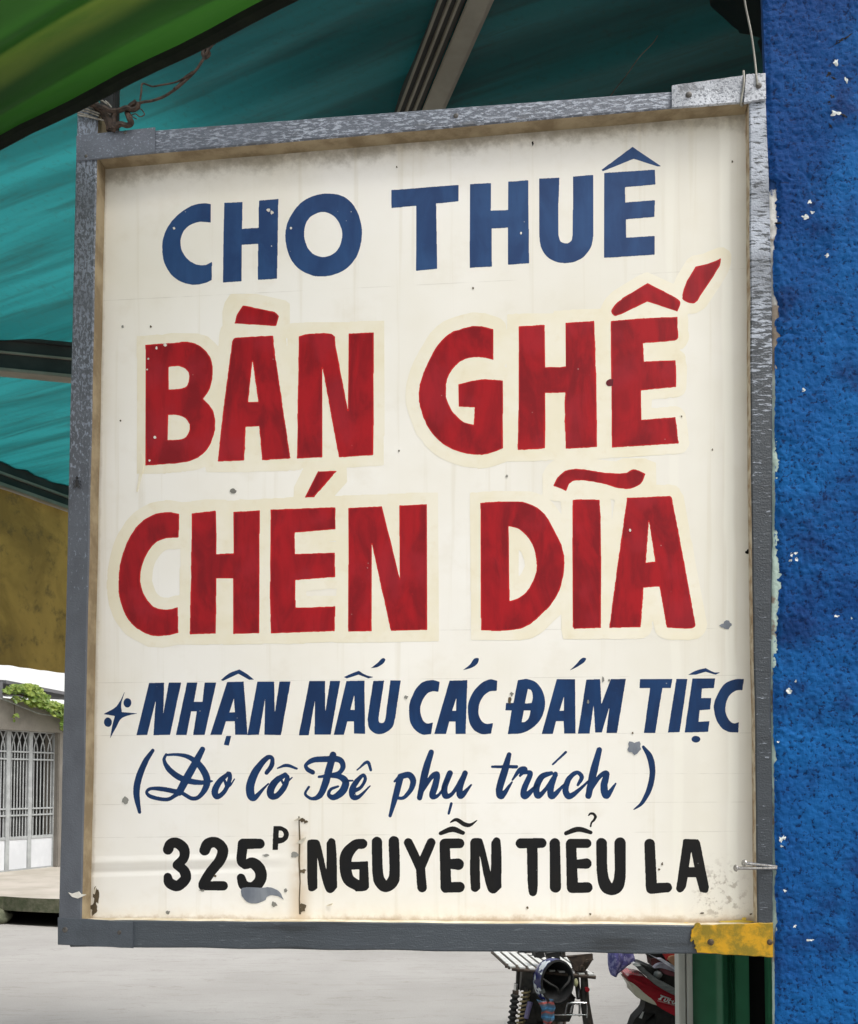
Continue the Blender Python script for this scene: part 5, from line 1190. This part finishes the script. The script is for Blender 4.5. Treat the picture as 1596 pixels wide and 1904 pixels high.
# left: gaiter and spring
mb = MB(); P_ = []; R__ = []
for i in range(33):
    t_ = i / 32; P_.append(zc(465 - 75 * t_, 690 + 620 * t_, 0.03)); R__.append(0.0165 + 0.0055 * (1 if (i % 4) in (1, 2) else -0.6))
mb.tube(P_, R__, 14); part('gaiter', mb, M_rub, bike, smooth=True)
mb = MB(); mb.tube([zc(470, 640, 0.03), zc(466, 700, 0.03)], 0.015, 12); part('gaiter_cap', mb, M_brn, bike, smooth=True)
mb = MB(); mb.tube([zc(478, 540, 0.03), zc(470, 645, 0.03)], 0.011, 10); part('fork_tube', mb, M_chrome, bike, smooth=True)
mb = MB(); mb.tube([zc(505, 330, 0.03), zc(505, 640, 0.05)], 0.009, 8); part('strut', mb, M_blk, bike, smooth=True)
mb = MB(); ax0, ax1 = zc(612, 640, 0.02), zc(515, 1180, 0.02); d_ = (ax1 - ax0); pts = []
e1 = AXL; e2 = d_.normalized().cross(e1)
for i in range(150): t_ = i / 149; an = t_ * 2 * math.pi * 9; pts.append(ax0 + d_ * t_ + (e1 * math.cos(an) + e2 * math.sin(an)) * 0.0185)
mb.tube(pts, 0.0048, 6); part('spring', mb, M_spring, bike, smooth=True)
mb = MB(); mb.tube([zc(608, 600, 0.02), ax1], 0.009, 8); part('shock_rod', mb, M_blk, bike, smooth=True)
mb = MB(); mb.tube([zc(650, 780, -0.01), zc(590, 1010, -0.01)], [0.013, 0.011], 10); part('sleeve', mb, M_lilac, bike, smooth=True)
# dark centre: tail unit, frame, seat
def plate_px(nm, txt, l0, th, m, root=bike, f=zc):
    pl_ = [f(x, y, l0) for x, y, _s in parse(txt)]; mb_ = MB(); mb_.prism(pl_, FW * th); return part(nm, mb_, m, root, bevel=0.003)
plate_px('tail_frame', '560,340 700,330 720,560 700,760 760,1100 560,1100 640,640 540,640', 0.03, 0.05, M_blk)
plate_px('tail_panel', '720,700 1230,640 1330,760 1300,1000 1250,1100 720,1100', 0.06, 0.10, M_blk)
plate_px('bracket_plate', '1190,150 1540,120 1550,190 1480,300 1420,370 1340,370 1280,330 1240,230', 0.01, 0.012, M_brn)
for (x, y) in ((1472, 225), (1392, 308)):
    mb = MB(); mb.tube([zc(x, y, 0.0), zc(x, y, 0.012)], [0.013, 0.013], 12); bo = part('bolt', mb, M_brn, bike, smooth=True)
    mb = MB(); mb.tube([zc(x, y, -0.004), zc(x, y, 0.004)], 0.005, 8); q_ = mb.build('bolt_hole', M_blk); q_.parent = bo; q_.data.transform(Matrix.Translation(-base))
plate_px('seat_bracket', '760,110 880,100 900,170 840,190 760,180', 0.05, 0.06, M_rub)
plate_px('seat_bracket', '930,130 1110,100 1130,300 1080,300 1080,190 1000,180 1010,260 960,250', 0.06, 0.03, M_rub)
mb = MB(); mb.tube([zc(1430, 360, 0.02), zc(1440, 560, 0.02), zc(1445, 800, 0.02), zc(1500, 1150, 0.02)], [0.016, 0.018, 0.022, 0.024], 10); part('fork_leg', mb, M_blk, bike, smooth=True)
mb = MB(); mb.tube([zc(1330, 430, 0.03), zc(1370, 760, 0.03)], 0.012, 8); part('strut', mb, M_blk, bike, smooth=True)
mb = MB(); mb.tube([zc(1230, 600, 0.0), zc(1225, 660, 0.0), zc(1180, 710, 0.0)], 0.004, 6); mb.tube([zc(1345, 590, 0.0), zc(1350, 720, 0.0)], 0.006, 6); part('cable_clip', mb, M_chrome, bike)
o_ = part('indicator', ball(zc(1300, 510, 0.0), (0.011, 0.021)), M_yind, bike, smooth='all')
mb = MB(); mb.tube([zc(1455, 605, -0.012), zc(1455, 605, 0.02)], 0.011, 12); part('reflector', mb, M_rref, bike)
for off_, x0, x1, yt in ((0.0, 1150, 1460, 800), (0.03, 1245, 1375, 830)):
    mb = MB(); mb.tube(catmull([zc(x0, 965, off_), zc(x0 + 30, yt + 30, off_), zc(x0 + 60, yt, off_), zc(x1 - 40, yt, off_), zc(x1, yt + 25, off_), zc(x1, 1010, off_)], 5), 0.0046, 8); part('hoop_guard', mb, M_chrome, bike, smooth=True)
mb = MB(); mb.tube([zc(1000, 965, 0.0), zc(1150, 968, 0.0), zc(1460, 970, 0.0)], 0.0036, 8); part('hoop_guard', mb, M_chrome, bike, smooth=True)
FW = Vector((0.17, 0.985, 0)); AXL = Vector((0.985, -0.17, 0))
wc = cb(1035, 1809, 0.36); wc.z = 0.25
mb = MB(); n_ = 22       # curved rear mudguard over the wheel
for i in range(n_ + 1):
    an = math.radians(-40 + 190 * i / n_); R0 = 0.275
    for j in range(7):
        u_ = (j - 3) / 3; rr_ = R0 - 0.02 * u_ * u_
        p = wc + FW * (-math.cos(an) * rr_) + Vector((0, 0, math.sin(an) * rr_)) + AXL * (u_ * 0.075); mb.v.append(tuple(p))
for i in range(n_):
    for j in range(6): q = i * 7 + j; mb.f.append((q, q + 1, q + 8, q + 7)); mb.mi.append(0)
part('mudguard', mb, M_rub, bike, smooth='all')
wheel(bike, wc, AXL, 0.25, M_rub); wf_ = wc + FW * 1.22; wheel(bike, wf_, AXL, 0.25, M_rub)
mb = MB(); up = Vector((0, 0, 1))
for s_ in (-1, 1):
    o2 = AXL * (0.09 * s_); mb.tube([wc + o2, wc + o2 + FW * 0.5 + up * 0.05, wc + o2 * 0.6 + FW * 0.95 + up * 0.55], 0.014, 8); mb.tube([wf_ + o2 * 0.8, wf_ + o2 * 0.8 - FW * 0.2 + up * 0.62], 0.016, 8)
    mb.tube([wc + o2 + FW * 0.5 + up * 0.05, wc + o2 + FW * 0.35 + up * 0.36], 0.012, 8)
mb.tube([wf_ - FW * 0.22 + up * 0.66 - AXL * 0.24, wf_ - FW * 0.16 + up * 0.64, wf_ - FW * 0.22 + up * 0.66 + AXL * 0.24], 0.012, 8); part('frame', mb, M_blk, bike, smooth=True)
mb = MB(); mb.prism([wc + FW * 0.15 - AXL * 0.11 + up * 0.43, wc + FW * 0.15 + AXL * 0.11 + up * 0.43, wc + FW * 0.62 + AXL * 0.09 + up * 0.43, wc + FW * 0.62 - AXL * 0.09 + up * 0.43], up * 0.035); part('seat', mb, M_rub, bike, bevel=0.012)
mb = MB(); mb.prism([wc + FW * 0.66 - AXL * 0.1 + up * 0.36, wc + FW * 0.66 + AXL * 0.1 + up * 0.36, wc + FW * 0.98 + AXL * 0.08 + up * 0.42, wc + FW * 0.98 - AXL * 0.08 + up * 0.42], up * 0.14); part('fuel_tank', mb, M_blk, bike, bevel=0.03)
mb = MB(); mb.box((-0.11, 0.42, -0.06), (0.11, 0.78, 0.22), Matrix.Translation(wc) @ Matrix.Rotation(-0.17, 4, 'Z')); part('engine', mb, M_brn, bike, bevel=0.02)
mb = MB(); mb.tube([wc + FW * 0.55 - AXL * 0.1, wc + FW * 0.5 - AXL * 0.28 - up * 0.248], 0.010, 8); part('side_stand', mb, M_blk, bike)

# helmet hung on the rack, its black inside towards us
def helmet_mat():
    t = NT('blue_white_helmet_shell'); co = t.coord(); n1 = t.vor(co, 22); n2 = t.noise(co, 14, 3)
    col = t.mix(t.ramp(n2, 0.47, 0.50), (0.018, 0.022, 0.13, 1), (0.75, 0.78, 0.82, 1)); col = t.mix(t.ramp(n1, 0.32, 0.34), (0.02, 0.03, 0.20, 1), col)
    return t.fin(col, 0.22)
hc = zc(985, 470, -0.05); hax = Vector((0.42, -0.88, 0.02)).normalized()
helm = thing('helmet', 'blue and white motorbike helmet hanging from the rack, black lining showing', 'helmet', hc)
Mh = Matrix.Translation(hc - hax * 0.03) @ hax.to_track_quat('Z', 'Y').to_matrix().to_4x4() @ Matrix.Diagonal((0.94, 1.06, 1, 1))
prof_o = [(0.0002, -0.088)] + [(0.098 * math.sin(t), -0.088 * math.cos(t)) for t in [math.pi / 2 * i / 10 for i in range(1, 11)]] + [(0.0985, 0.03), (0.097, 0.042)]
prof_i = [(0.0965, 0.043), (0.088, 0.046), (0.083, 0.040), (0.081, 0.02), (0.078, -0.01), (0.066, -0.04), (0.045, -0.06), (0.0002, -0.07)]
mb = MB(); mb.lathe(prof_o, Mh, 32); part('shell', mb, helmet_mat(), helm, smooth=True)
mb = MB(); mb.lathe(prof_i, Mh, 32); part('lining', mb, simple('black_lining', (0.012, 0.012, 0.013, 1), (0.03, 0.03, 0.032, 1), 18, 0.8, 0.3, 100), helm, smooth=True)
mb = MB()
for s_ in (-1, 1):
    pr = [Mh @ Vector((0.08 * s_, 0.02, 0.03)), Mh @ Vector((0.055 * s_, 0.0, 0.055)), Mh @ Vector((0.02 * s_, -0.02, 0.065)), Mh @ Vector((0.0, -0.05, 0.05))]
    mb.tube(catmull(pr, 5), 0.006, 6)
part('strap', mb, M_rub, helm, smooth=True)
mb = MB(); mb.prism([zc(710, 575, -0.11), zc(770, 530, -0.115), zc(790, 580, -0.115), zc(735, 612, -0.11)], FW * 0.004); part('sticker', mb, M_greyp, helm)
# rag in stripes of blue and red
def rag_mat():
    t = NT('striped_rag'); co = t.coord(); sep = t.n('ShaderNodeSeparateXYZ'); t.lk(co, sep.inputs[0]); n_ = t.noise(co, 18, 3)
    k_ = t.math('ADD', t.math('MULTIPLY', sep.outputs[2], 150), t.math('MULTIPLY', n_, 4)); sn = t.math('SINE', k_)
    col = t.mix(t.ramp(sn, -0.1, 0.2), (0.10, 0.22, 0.38, 1), (0.16, 0.19, 0.24, 1)); col = t.mix(t.ramp(sn, 0.78, 0.9), col, (0.50, 0.12, 0.11, 1)); col = t.mix(t.ramp(sn, -0.85, -0.95), col, (0.10, 0.34, 0.62, 1))
    return t.fin(col, 0.85, t.bump(n_, 0.5, 0.01))
mb = MB(); RL = [(700, 910, 700), (735, 925, 760), (755, 945, 820), (745, 935, 880), (750, 940, 940), (780, 930, 985), (800, 860, 1060)]
for (xa, xb, yy) in RL:
    for i in range(9): t_ = i / 8; mb.v.append(tuple(zc(xa + (xb - xa) * t_, yy + 12 * math.sin(t_ * 5), -0.085 + 0.012 * math.sin(t_ * 9 + yy * 0.02))))
for j in range(len(RL) - 1):
    for i in range(8): q = j * 9 + i; mb.f.append((q, q + 1, q + 10, q + 9)); mb.mi.append(0)
rag = mb.build('rag', rag_mat(), smooth='all', fixn=False); sm_ = rag.modifiers.new('thick', 'SOLIDIFY'); sm_.thickness = 0.004
tag(rag, 'blue and red striped rag hanging below the helmet on the black motorbike', 'rag')

# ---------------------------------------------------------------- red motorbike, tail towards the left
RD = 4.4
def zr(x, y, l=0.0): return PD(1100 + x / 7.6, 1760 + y / 7.6, RD) + Vector((0, l, 0))
rb = zr(1400, 600); rb.z = 0
red = thing('red_motorbike', 'red motorbike with ivory tail fairing half hidden behind the pale post', 'motorbike', rb)
def rslab(nm, txt, l0, l1, m, bev=0.004):
    pl_ = [zr(p[0] * 1.0, p[1] * 1.0, l0) for p in outline(parse(txt), 4)]; mb_ = MB(); mb_.prism(pl_, (0, l1 - l0, 0)); return part(nm, mb_, m, red, bevel=bev, smooth=True)
tail = rslab('tail_cover', '505,440 ~520,412 ~560,402 ~640,412 ~780,445 ~900,545 ~1190,690 2100,1050 2100,1500 1500,1180 1190,990 ~930,840 ~700,640 ~545,500', 0.0, 0.17, M_redp, 0.012)
hl = rslab('tail_highlight_edge', '560,440 ~640,470 ~760,530 ~960,625 1190,715 1190,742 ~940,650 ~740,556 ~600,490', -0.006, 0.004, M_redp, 0.002)
rslab('lower_fairing', '510,490 ~560,505 ~650,570 ~760,670 ~880,765 925,832 ~860,812 ~760,770 ~650,722 ~615,690 ~608,640 ~560,560', -0.004, 0.172, M_ivory, 0.006)
rslab('grab_rail', '568,235 ~610,222 680,238 ~760,330 ~880,420 ~1190,600 1600,830 1600,930 1190,692 ~1000,600 ~830,480 ~740,385', -0.02, 0.012, M_greyp, 0.005)
rslab('grab_rail', '568,235 ~610,222 680,238 ~760,330 ~880,420 ~1190,600 1600,830 1600,930 1190,692 ~1000,600 ~830,480 ~740,385', 0.16, 0.19, M_greyp, 0.005)
rslab('rail_tip', '566,236 ~600,222 672,240 684,262 640,268 590,262', -0.023, 0.014, M_wslat, 0.002)
rslab('seat', '680,255 ~780,280 ~900,330 1190,420 2000,700 2300,700 2300,980 1700,900 1190,640 ~950,470 ~800,350', 0.02, 0.15, M_rub, 0.02)
rslab('mudguard', '790,800 930,835 1190,985 1200,1400 1000,1400 950,1094 935,975 ~880,1010 800,1094 ~700,1250 560,1300 ~600,1160 640,1060 750,945 ~775,900', 0.04, 0.13, M_rub, 0.006)
rslab('mudguard_flash', '700,1035 752,950 762,960 735,1045', 0.034, 0.045, M_wslat, 0.001)
RF = Vector((1, 0.0, 0)); RA = Vector((0, 1, 0))
rw = zr(1150, 0, 0.085); rw.z = 0.28; wheel(red, rw, RA, 0.28, M_rub); rw2 = rw + RF * 1.2; wheel(red, rw2, RA, 0.28, M_rub)
mb = MB(); mb.tube([rw + up * 0.02, rw + RF * 0.5 + up * 0.06, rw + RF * 0.95 + up * 0.55], 0.03, 8); mb.tube([rw2, rw2 - RF * 0.18 + up * 0.55, rw2 - RF * 0.25 + up * 0.72], 0.028, 8)
mb.tube([rw2 - RF * 0.28 + up * 0.74 - RA * 0.3, rw2 - RF * 0.22 + up * 0.72, rw2 - RF * 0.28 + up * 0.74 + RA * 0.3], 0.012, 8); part('frame', mb, M_blk, red, smooth=True)
mb = MB(); mb.prism([rw2 - RF * 0.12 + up * 0.55, rw2 - RF * 0.22 + up * 0.72, rw2 - RF * 0.34 + up * 0.6, rw2 - RF * 0.42 + up * 0.12, rw2 - RF * 0.33 + up * 0.1], RA * 0.09); part('leg_shield', mb, M_redp, red, bevel=0.008)
mb = MB(); mb.box((0.35, -0.09, -0.04), (0.7, 0.09, 0.16), Matrix.Translation(rw)); part('engine', mb, M_greyp, red, bevel=0.02)
mb = MB(); mb.tube([rw + RF * 0.45 + RA * 0.05, rw + RF * 0.42 - RA * 0.16 - up * 0.278], 0.010, 8); part('stand', mb, M_blk, red)
# white italic lettering on the tail
for sp in ('s 975,690,20 1100,735,18|s 1015,700,22 955,750,20|s 945,740,16 985,752,14', 's 1050,735,16 1025,765,16 1060,775,16 1085,742,16', 's 1120,735,16 1085,790,16 1110,795,14|s 1090,755,10 1150,775,10', 's 1160,765,16 1140,800,16 1170,808,16 1195,775,16'):
    mb = MB()
    for st_ in sp.split('|'):
        ps = stroke_pts(st_[2:]); mb.tube([zr(p[0], p[1], -0.003) for p in ps], [p[2] / 7.6 / 2 * RD / F for p in ps], 8)
    q_ = part('lettering', mb, M_wslat, red)
mb = MB(); mb.tube([zr(935, 765, -0.002), zr(1190, 838, -0.002)], 0.0028, 6); part('pinstripe', mb, simple('pink_stripe', (0.62, 0.25, 0.25, 1), rough=0.3, bump=0), red)
# things on its seat
bag = thing('seat_bundle', 'bundle of black, red and white cloth on the red motorbike seat', 'bundle', zr(1100, 330, 0.06))
def bslab(nm, txt, l0, l1, c, bev=0.006, rough=0.7):
    pl_ = [zr(p[0], p[1], l0) for p in outline(parse(txt), 4)]; mb_ = MB(); mb_.prism(pl_, (0, l1 - l0, 0)); return part(nm, mb_, simple('bundle_' + nm, c, rough=rough), bag, bevel=bev)
bslab('black_cloth', '790,60 1400,0 1400,330 1190,300 ~1000,250 ~930,220 ~870,190', 0.05, 0.14, (0.012, 0.012, 0.013, 1))
bslab('red_cloth', '1015,90 1150,70 1400,100 1400,300 1080,210', 0.02, 0.12, (0.45, 0.03, 0.03, 1))
bslab('maroon_cloth', '870,200 ~960,200 1020,240 ~960,260 885,300', 0.04, 0.13, (0.10, 0.02, 0.02, 1))
bslab('orange_cloth', '1085,190 ~1110,150 ~1160,135 1300,140 1300,320 1180,290', 0.0, 0.1, (0.50, 0.26, 0.14, 1))
bslab('white_strap', '928,172 985,170 1200,300 1200,340', -0.01, 0.01, (0.72, 0.72, 0.82, 1), 0.002)
bslab('pale_cloth', '890,310 ~930,270 ~1000,250 ~1080,270 1200,340 1200,370 ~1000,310', 0.0, 0.08, (0.50, 0.46, 0.55, 1))
bslab('maroon_fold', '960,325 ~1010,315 1200,375 1200,430 ~1040,390', -0.005, 0.08, (0.13, 0.03, 0.04, 1))
part('grey_knob', ball(zr(940, 400, 0.0), (0.02, 0.017)), M_greyp, bag, smooth='all')
# purple flowered cap hooked on the rail tip
def cap_mat():
    t = NT('purple_flowered_cloth'); co = t.coord(); v = t.noise(co, 55, 3, 0.6)
    col = t.mix(t.ramp(v, 0.45, 0.62), (0.12, 0.11, 0.34, 1), (0.34, 0.32, 0.58, 1)); return t.fin(col, 0.85, t.bump(v, 0.4, 0.004))
capm = cap_mat()
cap = thing('cloth_hat', 'purple flowered cloth sun hat hooked on the grab rail of the red motorbike', 'hat', zr(440, 200, 0.0))
def cloth(nm, rows_, l0, l1):
    mb_ = MB(); w_ = 11
    for (xa, ya, xb, yb) in rows_:
        for i in range(w_): t_ = i / (w_ - 1); mb_.v.append(tuple(zr(xa + (xb - xa) * t_, ya + (yb - ya) * t_, l0 - (l0 - l1) * math.sin(math.pi * t_) + 0.006 * math.sin(t_ * 11 + ya * 0.05))))
    for j in range(len(rows_) - 1):
        for i in range(w_ - 1): q_ = j * w_ + i; mb_.f.append((q_, q_ + 1, q_ + w_ + 1, q_ + w_)); mb_.mi.append(0)
    o__ = part(nm, mb_, capm, cap, smooth='all', fixn=False); md = o__.modifiers.new('thick', 'SOLIDIFY'); md.thickness = 0.004; return o__
cloth('crown', [(300, -60, 520, -70), (270, 60, 580, 70), (258, 140, 612, 150), (255, 240, 628, 215), (270, 330, 520, 290), (290, 385, 400, 370), (318, 420, 345, 415)], 0.03, -0.02)
cloth('brim', [(262, 60, 400, 70), (252, 140, 425, 170), (246, 240, 415, 215), (248, 310, 380, 290), (270, 375, 330, 350), (285, 390, 300, 380)], -0.02, -0.05)
